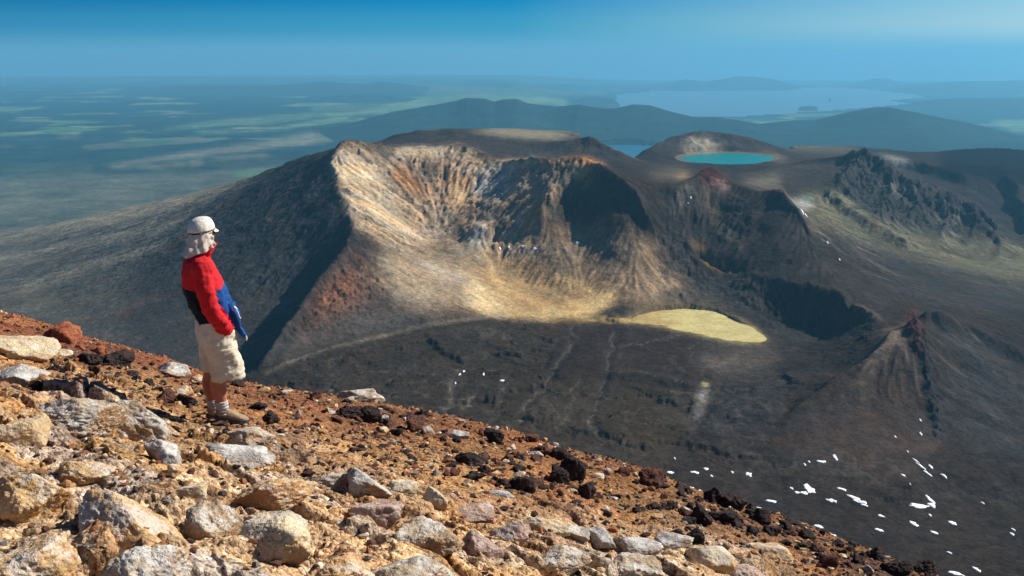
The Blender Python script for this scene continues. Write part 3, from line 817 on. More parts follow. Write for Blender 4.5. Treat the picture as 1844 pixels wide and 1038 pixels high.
# the dried pale pan on the crater floor
PAN = [(1128,578),(1150,567),(1190,558.5),(1240,556),(1287,560),(1312,571),(1327,580),(1350,587),(1381,611),(1372,616),(1352,617),(1300,611),(1262,602.5),(1215,594),(1195,586),(1165,584),(1140,582)]
ppx, ppy = project(X[a0:a1], Y[a0:a1], np.full(X[a0:a1].shape, -640.0))
pin = bil(poly_mask(PAN, 5), ppy / 2 - .5, ppx / 2 - .5)
rimm = np.clip(blur(pin, 3) * 2.2, 0, 1) * (1 - .2 * pin)
albedo[a0:a1] = albedo[a0:a1] * (1 - .55 * rimm[..., None]) + np.array([.20, .155, .085], f32) * .55 * rimm[..., None]
Z[a0:a1] = np.where(pin > .5, np.minimum(Z[a0:a1], -641.2), np.where(pin > .02, Z[a0:a1] * (1 - pin) + (-640.6) * pin, Z[a0:a1]))
u1, y1 = 0.1215, 15200
el2 = ((X / Y - u1) * 15200 / 1150) ** 2 + ((Y - y1) / 1150) ** 2 + .35 * fbm(X, Y, 1100, 3, 121)
inl2 = (el2 < 1) & (Y > 9000)
Z = np.where(inl2, -1478 - 20, Z); hill &= ~inl2
TAU = [(1118,196),(1098,186),(1112,177),(1108,170),(1150,167),(1200,162),(1300,161),(1400,158),(1480,156),(1560,161),(1640,168),(1664,175),(1604,181),(1640,187),(1560,194),(1500,199),(1420,204),(1330,210),(1240,209),(1160,206)]
tm = poly_mask(TAU, 1)
intau = (bil(tm, PYv / 2 - .5, PXv / 2 - .5) > .5) & (Y > 24000) & (Z < -1780 - r2 / 14.8e6)
Z = np.where(intau, -1905 - r2 / 14.8e6, Z); hill &= ~intau

V = np.stack([X, Y, Z], -1)
def fm(mask):
    return mask[:-1, :-1] & mask[:-1, 1:] & mask[1:, 1:] & mask[1:, :-1]
isfar = Y > 7700
mh = fm(hill & isfar); mp = fm(isfar) & ~mh; mc = ~(fm(isfar) | mh)

def ground_material(name, bumps, rough=.95, fine_scale=None):
    m = bpy.data.materials.new(name); n = NT(m)
    at_ = n.n('ShaderNodeAttribute', attribute_name='albedo')
    geo = n.n('ShaderNodeNewGeometry')
    pos = geo.outputs['Position']
    c = at_.outputs['Color']
    h = None
    for wl, amt, dist, lo in bumps:
        ns = n.noise(pos, 1.0 / wl, 4, .62)
        f = n.ramp(ns.outputs['Fac'], [(0.30, lo), (0.70, 2 - lo)])
        c = n.mix(1.0, c, f, 'MULTIPLY')
        b = n.n('ShaderNodeBump', ins={'Strength': amt, 'Distance': dist, 'Height': ns.outputs['Fac']})
        if h is not None: n.link(h, b.inputs['Normal'])
        h = b.outputs['Normal']
    p = n.n('ShaderNodeBsdfPrincipled', ins={'Base Color': c, 'Roughness': rough, 'Specular IOR Level': 0.0})
    if h is not None: n.link(h, p.inputs['Normal'])
    o = n.n('ShaderNodeOutputMaterial'); n.link(p.outputs[0], o.inputs[0])
    return m
mat_terrain = ground_material('volcanic_rock_and_scree', [(22, .75, 5.0, .75), (6, .8, 1.8, .66)])
mat_plain = ground_material('forest_and_fields', [(260, .6, 30, .7), (60, .6, 10, .7)])
for nm, msk, mt in (('terrain', mc, mat_terrain), ('plain', mp, mat_plain), ('hills', mh, mat_plain)):
    me, used = grid_mesh(nm, V, msk)
    set_col(me, albedo.reshape(-1, 3)[used])
    o = link(nm, me, mt); o['kind'] = 'structure'

def water_material(name, colr, rough, spec):
    m = bpy.data.materials.new(name); n = NT(m)
    geo = n.n('ShaderNodeNewGeometry')
    ns = n.noise(geo.outputs['Position'], .02, 3, .6)
    c = n.mix(n.ramp(ns.outputs['Fac'], [(.3, 0.0), (.7, 1.0)]), tuple(.85 * k for k in colr), tuple(min(1, 1.12 * k) for k in colr))
    p = n.n('ShaderNodeBsdfPrincipled', ins={'Base Color': c, 'Roughness': rough, 'Specular IOR Level': spec, 'IOR': 1.33})
    o = n.n('ShaderNodeOutputMaterial'); n.link(p.outputs[0], o.inputs[0])
    return m
def disc(name, cx, cy, rx, ry, z, mat):
    t = np.linspace(0, 2 * math.pi, 96, endpoint=False)
    co = [(cx, cy, z)] + [(cx + rx * math.cos(a), cy + ry * math.sin(a), z) for a in t]
    fc = [(0, 1 + i, 1 + (i + 1) % 96) for i in range(96)]
    o = link(name, tri_mesh(name, co, fc), mat); o['kind'] = 'structure'
    return o
disc('crater_lake', (1320 - 922) / F / 1.028 * 5290, 5290, 275, 315, -549.3, water_material('turquoise_water', (.003, .19, .20), .35, .12))
disc('lake', u1 * y1, y1, 1750, 1650, -1446 - 15.2e3 ** 2 / 14.8e6 - 14, water_material('blue_water', (.01, .10, .17), .3, .2))
lk = fm((Y > 23000) & (U > .05) & (Y < 64000) & (blur(intau.astype(f32), 4) > .02))
V2 = V.copy(); V2[..., 2] = -1889 - r2 / 14.8e6
me, used = grid_mesh('great_lake', V2, lk)
o = link('great_lake', me, water_material('pale_lake_water', (.10, .17, .21), .3, .3)); o['kind'] = 'structure'
del V2

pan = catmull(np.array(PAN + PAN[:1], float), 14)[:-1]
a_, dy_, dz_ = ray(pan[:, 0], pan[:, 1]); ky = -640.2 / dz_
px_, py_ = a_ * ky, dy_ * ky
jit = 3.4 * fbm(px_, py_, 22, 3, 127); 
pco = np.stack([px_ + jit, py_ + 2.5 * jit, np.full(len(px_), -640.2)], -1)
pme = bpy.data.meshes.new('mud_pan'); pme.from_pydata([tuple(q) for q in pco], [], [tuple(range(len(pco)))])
m = bpy.data.materials.new('dried_yellow_mud'); n = NT(m)
geo = n.n('ShaderNodeNewGeometry'); pos = geo.outputs['Position']
sx = n.n('ShaderNodeSeparateXYZ'); n.link(pos, sx.inputs[0])
ns = n.noise(pos, .022, 6, .62); nf_ = n.noise(pos, .16, 4, .6)
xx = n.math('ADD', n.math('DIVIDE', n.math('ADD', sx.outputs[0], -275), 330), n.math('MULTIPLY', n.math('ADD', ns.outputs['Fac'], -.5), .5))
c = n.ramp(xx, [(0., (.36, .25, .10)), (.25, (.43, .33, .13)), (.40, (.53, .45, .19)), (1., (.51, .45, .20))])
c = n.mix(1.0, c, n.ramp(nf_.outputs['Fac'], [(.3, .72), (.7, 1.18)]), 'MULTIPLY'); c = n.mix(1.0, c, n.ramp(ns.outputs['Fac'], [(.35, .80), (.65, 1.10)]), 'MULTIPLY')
p = n.n('ShaderNodeBsdfPrincipled', ins={'Base Color': c, 'Roughness': .9, 'Specular IOR Level': .1})
o_ = n.n('ShaderNodeOutputMaterial'); n.link(p.outputs[0], o_.inputs[0])
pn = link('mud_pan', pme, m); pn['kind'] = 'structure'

# ------------------------------------------------------------------ light, sky, air
SUN_AZ, SUN_EL = rad(66), rad(37)            # azimuth to the right of the view direction
sd = Vector((math.sin(SUN_AZ) * math.cos(SUN_EL), math.cos(SUN_AZ) * math.cos(SUN_EL), math.sin(SUN_EL)))
sun = bpy.data.objects.new('sun', bpy.data.lights.new('sun', 'SUN'))
COL.objects.link(sun)
sun.data.energy = 4.9; sun.data.angle = rad(.53); sun.data.color = (1.0, .93, .82)
sun.rotation_euler = sd.to_track_quat('Z', 'Y').to_euler()

w = bpy.data.worlds.new('World'); scene.world = w; w.use_nodes = True
n = NT(w)
sky = n.n('ShaderNodeTexSky', sky_type='NISHITA', sun_disc=False, sun_elevation=SUN_EL, sun_rotation=SUN_AZ, altitude=2280, air_density=1.0, dust_density=.6, ozone_density=3.0)
tc = n.n('ShaderNodeTexCoord'); sep = n.n('ShaderNodeSeparateXYZ'); n.link(tc.outputs['Generated'], sep.inputs[0])
elv = n.math('ARCSINE', sep.outputs[2])
azm = n.math('ARCTAN2', sep.outputs[0], sep.outputs[1])
# near the horizon: blue on the left, paling towards the sun on the right
ta = n.math('ADD', n.math('MULTIPLY', azm, 180 / math.pi / 54), .5)
def band(l, m_, r): return n.ramp(ta, [(0.0, l), (.5, m_), (1.0, r)])
e0 = band((.088, .284, .448), (.099, .320, .492), (.126, .392, .592))
e1 = band((.030, .210, .375), (.040, .270, .44), (.27, .49, .60))
e2 = band((.002, .130, .310), (.004, .200, .43), (.20, .455, .60))
eld = n.math('MULTIPLY', elv, 180 / math.pi)
def step_(a_, b_): 
    nd = n.n('ShaderNodeMapRange', interpolation_type='SMOOTHSTEP', ins={'Value': eld, 'From Min': a_, 'From Max': b_}); return nd.outputs[0]
low = n.mix(step_(1.3, 3.2), n.mix(step_(0.0, 1.5), e0, e1), e2)
nis = n.n('ShaderNodeVectorMath', operation='SCALE', ins={0: n.mix(1.0, sky.outputs[0], (.40, .70, .95), 'MULTIPLY'), 'Scale': .055})
azd = n.math('MULTIPLY', n.math('ABSOLUTE', azm), 180 / math.pi)
naz = n.n('ShaderNodeMapRange', interpolation_type='SMOOTHSTEP', ins={'Value': azd, 'From Min': 38., 'From Max': 70.})
away = n.math('MAXIMUM', step_(3.5, 9.0), naz.outputs[0])
bg = n.n('ShaderNodeBackground', ins={'Color': n.mix(away, n.mix(1.0, low, (.84, .84, .84), 'MULTIPLY'), nis.outputs[0]), 'Strength': 1.0})
out = n.n('ShaderNodeOutputWorld'); n.link(bg.outputs[0], out.inputs[0])

hz = bpy.data.materials.new('haze_air'); n = NT(hz)
DEN = 2.8e-5
va = n.n('ShaderNodeVolumePrincipled', ins={'Color': (.0, .60, 1.0, 1), 'Density': DEN * .72, 'Anisotropy': .0})
vb = n.n('ShaderNodeVolumePrincipled', ins={'Color': (.92, .96, .96, 1), 'Density': DEN * .28, 'Anisotropy': .74})
vs_ = n.n('ShaderNodeAddShader'); n.link(va.outputs[0], vs_.inputs[0]); n.link(vb.outputs[0], vs_.inputs[1])
out = n.n('ShaderNodeOutputMaterial'); n.link(vs_.outputs[0], out.inputs['Volume'])
bm = bmesh.new(); bmesh.ops.create_cube(bm, size=1.0)
for v in bm.verts:
    v.co = Vector((v.co.x * 190000, (v.co.y + .5) * 106000 - 5000, 12 + (v.co.z - .5) * 3900))
me = bpy.data.meshes.new('haze'); bm.to_mesh(me); bm.free()
haze = link('haze', me, hz); haze['kind'] = 'stuff'

scene.view_settings.view_transform = 'Standard'
scene.view_settings.look = 'None'
scene.view_settings.exposure = 0.60
scene.view_settings.gamma = 1.0
scene.render.engine = 'CYCLES'
scene.cycles.use_denoising = True
scene.cycles.max_bounces = 6
scene.cycles.volume_bounces = 1
# ------------------------------------------------------------------ the slope in front: one height field, y from 1.4 to 42 m
GC = []
def G(px, py, y): 
    x, yy, z = at(px, py, y); GC.append((x / y, math.log(y), z / y))
for q in [(-120,1038,2.9),(0,1038,3.0),(250,1038,3.15),(500,1038,3.4),(750,1038,4.1),(1000,1038,5.0),(1200,1038,6.3),(1400,1038,7.8),(1560,1038,9.2),(1680,1038,10.6),
          (0,900,3.9),(200,900,4.2),(420,900,4.7),(700,900,5.8),(900,900,6.8),(1100,930,7.6),(1300,980,8.3),
          (0,800,5.0),(200,790,5.9),(400,760,8.15),(330,780,7.4),(600,800,7.9),(800,840,8.4),(1000,860,9.4),(1200,900,10.3),(1400,970,10.2),
          (0,700,7.4),(150,700,8.2),(300,715,9.4),(500,740,9.8),(700,780,10.3),(850,800,10.8),(1050,830,11.6),
          (0,640,10.5),(150,650,11.3),(300,675,12.2),
          (-150,548,18),(0,570,17),(60,580,16.6),(120,602,16.2),(200,620,15.8),(300,646,15.3),(380,670,14.9),(450,690,14.6),(600,714,14.1),(700,730,13.8),(850,758,13.4),(930,776,13.2),(1010,798,13.0),(1100,822,12.8),(1180,846,12.6),(1260,885,12.5),(1330,908,12.3),(1420,936,12.2),(1500,965,12.0),(1600,1003,11.7),(1690,1040,11.4),(1790,1085,11.0)]:
    G(*q)
def edge_y(u):
    pts = np.array([(-.62,18),(-.5,17),(-.33,15.4),(-.25,14.6),(-.04,13.4),(.15,12.6),(.3,12.2),(.45,11.4),(.6,10.8)]); return np.interp(u, pts[:, 0], pts[:, 1])
for uu in np.linspace(-.75, .75, 13):
    for yy, k in ((24, .62), (33, .655), (45, .67)):
        GC.append((uu, math.log(yy), -k))
for uu, t0 in ((-.75, -.72), (-.4, -.74), (0, -.78), (.4, -.84), (.75, -.9)):
    GC.append((uu, math.log(1.5), t0 - .38))
GC = np.array(GC)
SCU = 2.6
def _k(r2): return np.where(r2 > 0, r2 * np.log(r2 + 1e-12), 0)
_P = np.c_[GC[:, 0] * SCU, GC[:, 1]]
_n = len(GC)
_K = _k(((_P[:, None] - _P[None]) ** 2).sum(-1)) + np.eye(_n) * 2e-3
_A = np.zeros((_n + 3, _n + 3)); _A[:_n, :_n] = _K; _A[:_n, _n] = 1; _A[:_n, _n + 1:] = _P; _A[_n, :_n] = 1; _A[_n + 1:, :_n] = _P.T
_c = np.linalg.solve(_A, np.r_[GC[:, 2], 0, 0, 0])
_lu = np.linspace(-.8, .8, 200); _lv = np.linspace(math.log(1.3), math.log(46), 260)
_LU, _LV = np.meshgrid(_lu, _lv)
_T = _c[_n] + _c[_n + 1] * _LU * SCU + _c[_n + 2] * _LV
for i in range(_n):
    _T = _T + _c[i] * _k((_LU * SCU - _P[i, 0]) ** 2 + (_LV - _P[i, 1]) ** 2)
_E = np.array([(-400,505),(-150,548),(0,570),(60,582),(90,590),(120,603),(200,622),(300,648),(380,671),(450,690),(600,715),(700,732),(850,759),(930,777),(1010,799),(1100,823),(1180,847),(1260,886),(1330,909),(1420,937),(1500,966),(1600,1004),(1690,1041),(1790,1086),(2000,1190)], float)
_ea, _edy, _edz = ray(_E[:, 0], _E[:, 1])
_te = np.interp(_LU, _ea / _edy, _edz / _edy) + .003
_T = -.006 * np.logaddexp(-_T / .006, -_te / .006)
def g_base(x, y):
    x = np.asarray(x, float); y = np.asarray(y, float)
    return bil(_T, (np.log(y) - _lv[0]) / (_lv[1] - _lv[0]), (x / y - _lu[0]) / (_lu[1] - _lu[0])) * y

# where bedrock slabs break through (photo pixels)
ROCKZ = np.zeros((PH, PW), f32)
for p, o in [([(-20,640),(60,655),(220,690),(300,760),(340,800),(480,790),(560,830),(700,850),(790,900),(1000,905),(1150,950),(1300,975),(1480,1050),(-20,1050)], 1.0)]:
    ROCKZ = np.maximum(ROCKZ, poly_mask(p, 26) * o)
def g_detail(x, y):
    z = g_base(x, y)
    px, py = project(x, y, z)
    rz = bil(ROCKZ, py / 2 - .5, px / 2 - .5)
    wx = x + .10 * perlin(x / .5, y / .5, 3) + .03 * perlin(x / .12, y / .12, 5); wy = y + .10 * perlin(x / .5, y / .5, 4) + .03 * perlin(x / .12, y / .12, 6)
    z = z + .10 * fbm(x, y, 2.6, 3, 141) + .045 * fbm(x, y, .7, 4, 145) * (1 + rz)
    f1, e1 = facets(wx * .8 + wy * .35, wy, .62, 3, .9)
    f2, e2 = facets(wx + .3 * wy, wy, .23, 8, 1.0)
    f3, e3 = facets(wx, wy, .085, 5, 1.0)
    z = z + rz * (.15 * f1 * smooth(0, .12, e1) + .05 * f2 * smooth(0, .15, e2) + .016 * f3 * smooth(0, .2, e3) - .03 * (1 - smooth(0, .06, e1)))
    z = z + (1 - rz) * (.020 * f3 * smooth(0, .25, e3) + .02 * fbm(x, y, .22, 3, 149) + .02 * f2 * smooth(0, .3, e2) * .6)
    z = z + .010 * fbm(x, y, .09, 3, 151)
    edge = smooth(-3.0, -.3, y - edge_y(x / y)) * (1 - smooth(.5, 4, y - edge_y(x / y)))
    z = z + edge * (.07 * fbm(x, y, .9, 4, 155, .6) * 1.0)
    return z, rz, px, py, e1
gu = np.arange(-.74, .7401, .00118)
gv = np.concatenate([np.arange(math.log(1.45), math.log(2.6), .012), np.arange(math.log(2.6), math.log(18.5), .0027), np.arange(math.log(18.5), math.log(44), .02)])
GU, GV = np.meshgrid(gu, gv)
gy_ = np.exp(GV); gx_ = GU * gy_
gz, grz, gppx, gppy, ge1 = g_detail(gx_, gy_)
# colour of the ground
GM_ = np.zeros((PH, PW, 3), f32); GM_[:] = (.30, .165, .080)
PM_, PM = PM, GM_
def gp(c, soft, p, o=1.0): paint(c, soft, p, o)
gp((.20,.075,.048), 10, [(-20,560),(110,590),(300,640),(450,680),(420,690),(330,680),(220,660),(100,640),(-20,610)], 1)
gp((.23,.10,.060), 14, [(-20,600),(150,640),(330,680),(560,705),(560,730),(300,700),(100,670),(-20,640)], .8)
gp((.24,.07,.04), 5, [(90,595),(115,580),(140,600),(160,622),(90,612)], .9)
gp((.19,.092,.055), 14, [(450,685),(620,712),(850,750),(1010,795),(1200,850),(1200,880),(1000,830),(800,790),(600,760),(450,720)], .9)
gp((.46,.29,.12), 8, [(-20,605),(50,615),(90,650),(-20,660)], .8)
gp((.44,.28,.13), 16, [(60,665),(300,690),(360,740),(330,770),(200,700),(80,690)], .9)
gp((.40,.25,.12), 14, [(540,790),(760,800),(900,850),(880,880),(780,890),(680,850),(560,830)], .9)
gp((.22,.130,.062), 14, [(900,860),(1150,870),(1300,940),(1200,960),(1000,900)], .9)
gp((.26,.11,.055), 12, [(800,895),(950,885),(1100,905),(1150,935),(1000,920),(860,925)], .7)
gp((.055,.042,.040), 10, [(80,640),(150,630),(250,640),(260,662),(150,660),(70,668)], .7)
gp((.09,.06,.05), 16, [(560,770),(700,765),(800,790),(760,830),(640,800)], .45)
gp((.11,.065,.048), 12, [(1220,880),(1420,940),(1700,1040),(1600,1050),(1400,980),(1250,930)], .8)
gp((.07,.05,.045), 10, [(1480,985),(1600,1010),(1720,1060),(1560,1060)], .8)
gp((.48,.35,.20), 18, [(-20,780),(200,800),(420,810),(700,900),(1000,930),(1250,990),(1400,1050),(-20,1050)], .75)
gp((.58,.50,.39), 10, [(420,930),(540,920),(640,950),(700,1050),(300,1050),(340,980)], .7)
gp((.44,.38,.29), 12, [(880,930),(1100,940),(1300,1000),(1400,1050),(900,1050)], .6)
gp((.13,.10,.045), 8, [(180,800),(260,795),(340,830),(330,860),(230,850)], .8)
gp((.13,.10,.05), 8, [(110,900),(150,930),(170,1000),(120,980)], .7)
gp((.12,.10,.04), 6, [(330,770),(400,765),(430,785),(360,800)], .7)
gp((.16,.15,.05), 6, [(1020,990),(1130,1000),(1100,1030),(1030,1010)], .6)
GM_, PM = PM, PM_
wj = .5
gc = bil(GM_, (gppy + 12 * fbm(gx_, gy_, .6, 3, 161)) / 2 - .5, (gppx + 22 * fbm(gx_, gy_, .6, 3, 163)) / 2 - .5)
n1 = fbm(gx_, gy_, .42, 5, 165, .6); n2 = fbm(gx_, gy_, .055, 2, 169, .6); n3 = fbm(gx_, gy_, 1.4, 4, 171)
# pale mineral crust and lichen on the bedrock, rust in between
kc, ke = facets(gx_ + .3 * gy_ + .08 * n1, gy_ + .08 * n1, .31, 21, 0)
patch = (kc + .5)[..., None]
rock_c = np.where(patch < .3, np.array([.54, .35, .17]), np.where(patch < .5, np.array([.44, .36, .27]), np.where(patch < .72, np.array([.56, .44, .29]), np.where(patch < .88, np.array([.40, .38, .36]), np.array([.32, .19, .11])))))
gc = gc * (1 - .55 * grz[..., None]) + rock_c * .55 * grz[..., None]
lich = smooth(.22, .45, n1 + .4 * n2)[..., None] * grz[..., None]
gc = gc * (1 - .55 * lich) + np.array([.62, .58, .52]) * .55 * lich
gc = gc * np.clip(1 + .34 * n1 + .50 * n2 + .25 * n3, .25, 2)[..., None] * (1 + n3[..., None] * np.array([.10, -.05, -.25]))
crk = (1 - smooth(.0, .05, ge1)) * grz
gc = gc * (1 - .5 * crk[..., None])
gc = gc * np.array([1.03, .95, .88])
gc = np.clip(gc, .008, .75)
me, used = grid_mesh('ground', np.stack([gx_, gy_, gz], -1))
set_col(me, gc.reshape(-1, 3)[used])

def gravel_ground():
    m = bpy.data.materials.new('volcanic_gravel'); n = NT(m)
    at_ = n.n('ShaderNodeAttribute', attribute_name='albedo')
    geo = n.n('ShaderNodeNewGeometry'); pos = geo.outputs['Position']
    c = at_.outputs['Color']
    v = n.voro(pos, 38.0); v2 = n.voro(pos, 90.0)
    cell = n.n('ShaderNodeSeparateColor'); n.link(v.outputs['Color'], cell.inputs[0])
    cell2 = n.n('ShaderNodeSeparateColor'); n.link(v2.outputs['Color'], cell2.inputs[0])
    spk = n.ramp(cell.outputs[0], [(.0, (.28, .22, .24)), (.14, (.5, .42, .42)), (.2, (1, 1, 1)), (.78, (1.05, .98, .9)), (.86, (1.5, 1.45, 1.4)), (1, (1.9, 1.85, 1.8))], 'CONSTANT')
    spk2 = n.ramp(cell2.outputs[1], [(.0, .45), (.2, .8), (.5, 1.0), (.85, 1.3)], 'CONSTANT')
    c = n.mix(.75, c, spk, 'MULTIPLY'); c = n.mix(.6, c, spk2, 'MULTIPLY')
    ns = n.noise(pos, 3.2, 6, .65)
    c = n.mix(1.0, c, n.ramp(ns.outputs['Fac'], [(.3, .62), (.7, 1.35)]), 'MULTIPLY')
    b1 = n.n('ShaderNodeBump', invert=True, ins={'Strength': .8, 'Distance': .016, 'Height': v.outputs['Distance']})
    b2 = n.n('ShaderNodeBump', invert=True, ins={'Strength': .7, 'Distance': .007, 'Height': v2.outputs['Distance'], 'Normal': b1.outputs[0]})
    n2_ = n.noise(pos, 60, 4, .7)
    b3 = n.n('ShaderNodeBump', ins={'Strength': .6, 'Distance': .012, 'Height': n2_.outputs['Fac'], 'Normal': b2.outputs[0]})
    p = n.n('ShaderNodeBsdfPrincipled', ins={'Base Color': c, 'Roughness': .93, 'Specular IOR Level': .04, 'Normal': b3.outputs[0]})
    o = n.n('ShaderNodeOutputMaterial'); n.link(p.outputs[0], o.inputs[0])
    return m
o = link('ground', me, gravel_ground()); o['kind'] = 'structure'
gr_f, gc_f = gz, None
def g_height(x, y):
    return bil(gz, np.interp(np.log(y), gv, np.arange(len(gv))), (np.asarray(x) / y - gu[0]) / (gu[1] - gu[0]))
def g_hit(px, py):
    """where the line of sight through a photo pixel meets the slope"""
    a, dy, dz = ray(px, py)
    yy = np.exp(np.linspace(math.log(2.2), math.log(30), 1500))
    zz = g_height(a / dy * yy, yy)
    d = dz / dy * yy - zz
    i = np.argmax(d < 0)
    if d[i] >= 0: i = int(np.argmin(d))
    return float(a / dy * yy[i]), float(yy[i]), float(zz[i])
# ------------------------------------------------------------------ stones
def ico(level):
    bm = bmesh.new(); bmesh.ops.create_icosphere(bm, subdivisions=level, radius=1.0)
    co = np.array([v.co[:] for v in bm.verts]); fc = np.array([[v.index for v in f.verts] for f in bm.faces]); bm.free()
    return co / np.linalg.norm(co, axis=1)[:, None], fc
ICO = {k: ico(k) for k in (1, 2, 3, 4, 5, 6)}
def rock_shape(level, seed, rough=.08, planes=11, round_=14., holes=0.0):
    d, fc = ICO[level]
    rs = np.random.RandomState(seed)
    nrm = rs.normal(size=(planes, 3)); nrm /= np.linalg.norm(nrm, axis=1)[:, None]
    h = rs.uniform(.62, 1.0, planes)
    q = d @ nrm.T / h
    s = (np.clip(q, 0.02, None) ** round_).sum(1) ** (1 / round_)
    r = 1 / np.maximum(s, .75)
    p = d * r[:, None]
    nf = fbm3(p, .9, 5 if level > 4 else 3, seed % 50, .55)
    r2 = 1 + rough * 1.6 * nf
    if level > 3:
        nr = 1 - 2 * np.abs(fbm3(p, .34, 4, seed % 40 + 5, .6)); r2 = r2 + rough * .55 * nr
    if holes > 0:
        c = fbm3(p, .30, 2, seed % 30 + 9); r2 = r2 - holes * smooth(.12, .45, c)
    return p * r2[:, None], fc

def rock_material(name, cols, lichen=.0, stain=None, rough_scale=9., speck=.5):
    m = bpy.data.materials.new(name); n = NT(m)
    tc = n.n('ShaderNodeTexCoord'); oi = n.n('ShaderNodeObjectInfo'); geo = n.n('ShaderNodeNewGeometry')
    off_ = n.n('ShaderNodeVectorMath', operation='SCALE', ins={0: (31.7, 17.3, 53.1), 'Scale': oi.outputs['Random']})
    v = n.n('ShaderNodeVectorMath', operation='ADD', ins={0: geo.outputs['Position'], 1: off_.outputs[0]}).outputs[0]
    a = n.noise(v, rough_scale * .35, 5, .6, .6); b = n.noise(v, rough_scale, 6, .65); c = n.noise(v, rough_scale * 6, 3, .7)
    k = len(cols)
    base = n.ramp(a.outputs['Fac'], [(.30 + .40 * i / max(1, k - 1), cc) for i, cc in enumerate(cols)])
    base = n.mix(1.0, base, n.ramp(b.outputs['Fac'], [(.3, .55), (.7, 1.42)]), 'MULTIPLY')
    base = n.mix(speck, base, n.ramp(c.outputs['Fac'], [(.36, .25), (.5, 1.0), (.66, 1.55)]), 'MULTIPLY')
    sp = n.n('ShaderNodeSeparateXYZ'); n.link(geo.outputs['Normal'], sp.inputs[0])
    if stain:
        s = n.math('MULTIPLY', n.ramp(n.noise(v, rough_scale * .5, 4, .6).outputs['Fac'], [(.44, 0.), (.56, 1.)]), n.ramp(sp.outputs[2], [(.2, .9), (.85, .25)]))
        base = n.mix(s, base, stain)
    if lichen:
        l = n.math('MULTIPLY', n.ramp(n.noise(v, rough_scale * .8, 6, .68).outputs['Fac'], [(.47, 0.), (.57, 1.)]), n.ramp(sp.outputs[2], [(.25, .1), (.75, 1.)]))
        base = n.mix(n.math('MULTIPLY', l, lichen), base, (.64, .63, .60))
    b1 = n.n('ShaderNodeBump', ins={'Strength': .85, 'Distance': .05, 'Height': b.outputs['Fac']})
    b2 = n.n('ShaderNodeBump', ins={'Strength': .7, 'Distance': .012, 'Height': c.outputs['Fac'], 'Normal': b1.outputs[0]})
    p = n.n('ShaderNodeBsdfPrincipled', ins={'Base Color': base, 'Roughness': .92, 'Specular IOR Level': .04, 'Normal': b2.outputs[0]})
    o = n.n('ShaderNodeOutputMaterial'); n.link(p.outputs[0], o.inputs[0])
    return m
RM = {
 'grey': rock_material('grey_andesite', [(.20,.195,.195), (.32,.315,.315), (.42,.40,.37), (.34,.24,.14)], .75, (.30,.18,.085)),
 'slab': rock_material('brown_slab_stone', [(.24,.17,.11), (.34,.26,.17), (.43,.35,.25), (.36,.35,.34)], .6, (.27,.15,.07)),
 'tan': rock_material('ochre_altered_stone', [(.42,.25,.11), (.55,.37,.19), (.47,.29,.13), (.58,.46,.30)], .55, (.40,.20,.08)),
 'cream': rock_material('cream_altered_stone', [(.48,.38,.23), (.60,.50,.33), (.52,.42,.28), (.40,.24,.12)], .35, (.42,.25,.11)),
 'pink': rock_material('pinkish_tuff', [(.22,.13,.11), (.36,.25,.21), (.45,.34,.27), (.33,.20,.15)], .4, (.25,.10,.07)),
 'dark': rock_material('dark_scoria', [(.028,.026,.028), (.045,.038,.038), (.065,.048,.045), (.05,.03,.028)], 0, None, 22., .75),
 'maroon': rock_material('maroon_scoria', [(.06,.028,.024), (.11,.05,.04), (.15,.075,.058), (.07,.045,.042)], 0, None, 22., .7),
 'red': rock_material('red_oxidised_cinder', [(.22,.06,.035), (.30,.10,.055), (.34,.14,.07), (.16,.05,.035)], 0, None, 18., .6),
}
ROUGH = {'grey': (.13, 10, 18, 0), 'slab': (.17, 9, 16, .05), 'tan': (.15, 9, 16, .03), 'cream': (.13, 10, 16, 0), 'pink': (.15, 11, 12, .10), 'dark': (.36, 11, 10, .14), 'maroon': (.28, 11, 10, .10), 'red': (.18, 11, 10, .05)}
_seed = [100]
def stone(bb, kind, label, yaw=0, deep=.85, sink=.30, lvl=None, tall=1.0, name=None, seed=None, grp=None, tilt=(0, 0)):
    x0, y0, x1, y1 = bb
    if sink == .30 and kind not in ('dark', 'maroon'): sink = .46; tall = tall * .74
    _seed[0] += 7
    sd_ = seed or _seed[0]
    x, y, z = g_hit((x0 + x1) / 2, y1 - .22 * (y1 - y0))
    k = math.hypot(y, z) / F
    sx = (x1 - x0) * k / 2 * 1.08; sz = (y1 - y0) * k / 2 * 1.12 * tall
    wpx = (x1 - x0)
    level = lvl or (6 if wpx > 95 else 5 if wpx > 30 else 4)
    r, pl, rd, ho = ROUGH[kind]
    p, fc = rock_shape(level, sd_, r, pl, rd, ho)
    ext = (p.max(0) - p.min(0)) / 2; cen = (p.max(0) + p.min(0)) / 2
    p = (p - cen) / ext
    p = p * np.array([sx, max(sx * deep, sz * .9), sz])
    Rm = Matrix.Rotation(yaw, 3, 'Z') @ Matrix.Rotation(tilt[0], 3, 'X') @ Matrix.Rotation(tilt[1], 3, 'Y')
    p = p @ np.array(Rm).T
    nm = name or {'dark': 'scoria_stone', 'maroon': 'scoria_stone', 'red': 'cinder_stone'}.get(kind, 'boulder' if wpx > 60 else 'stone')
    o = link(nm, tri_mesh(nm, p, fc), RM[kind])
    o.location = (x, y + sx * deep * .25, z + sz * (1 - 2 * sink))
    o['label'] = label; o['category'] = 'boulder' if nm == 'boulder' else 'stone'
    if grp: o['group'] = grp
    return o
S = stone
S((-12,645,76,705), 'grey', 'grey boulder with a white streak lying at the left edge of the photo', .2, .8)
S((48,697,205,782), 'slab', 'long lumpy brown slab with a grey crest, widest rock left of the hiker', .15, .7, tilt=(0, .12))
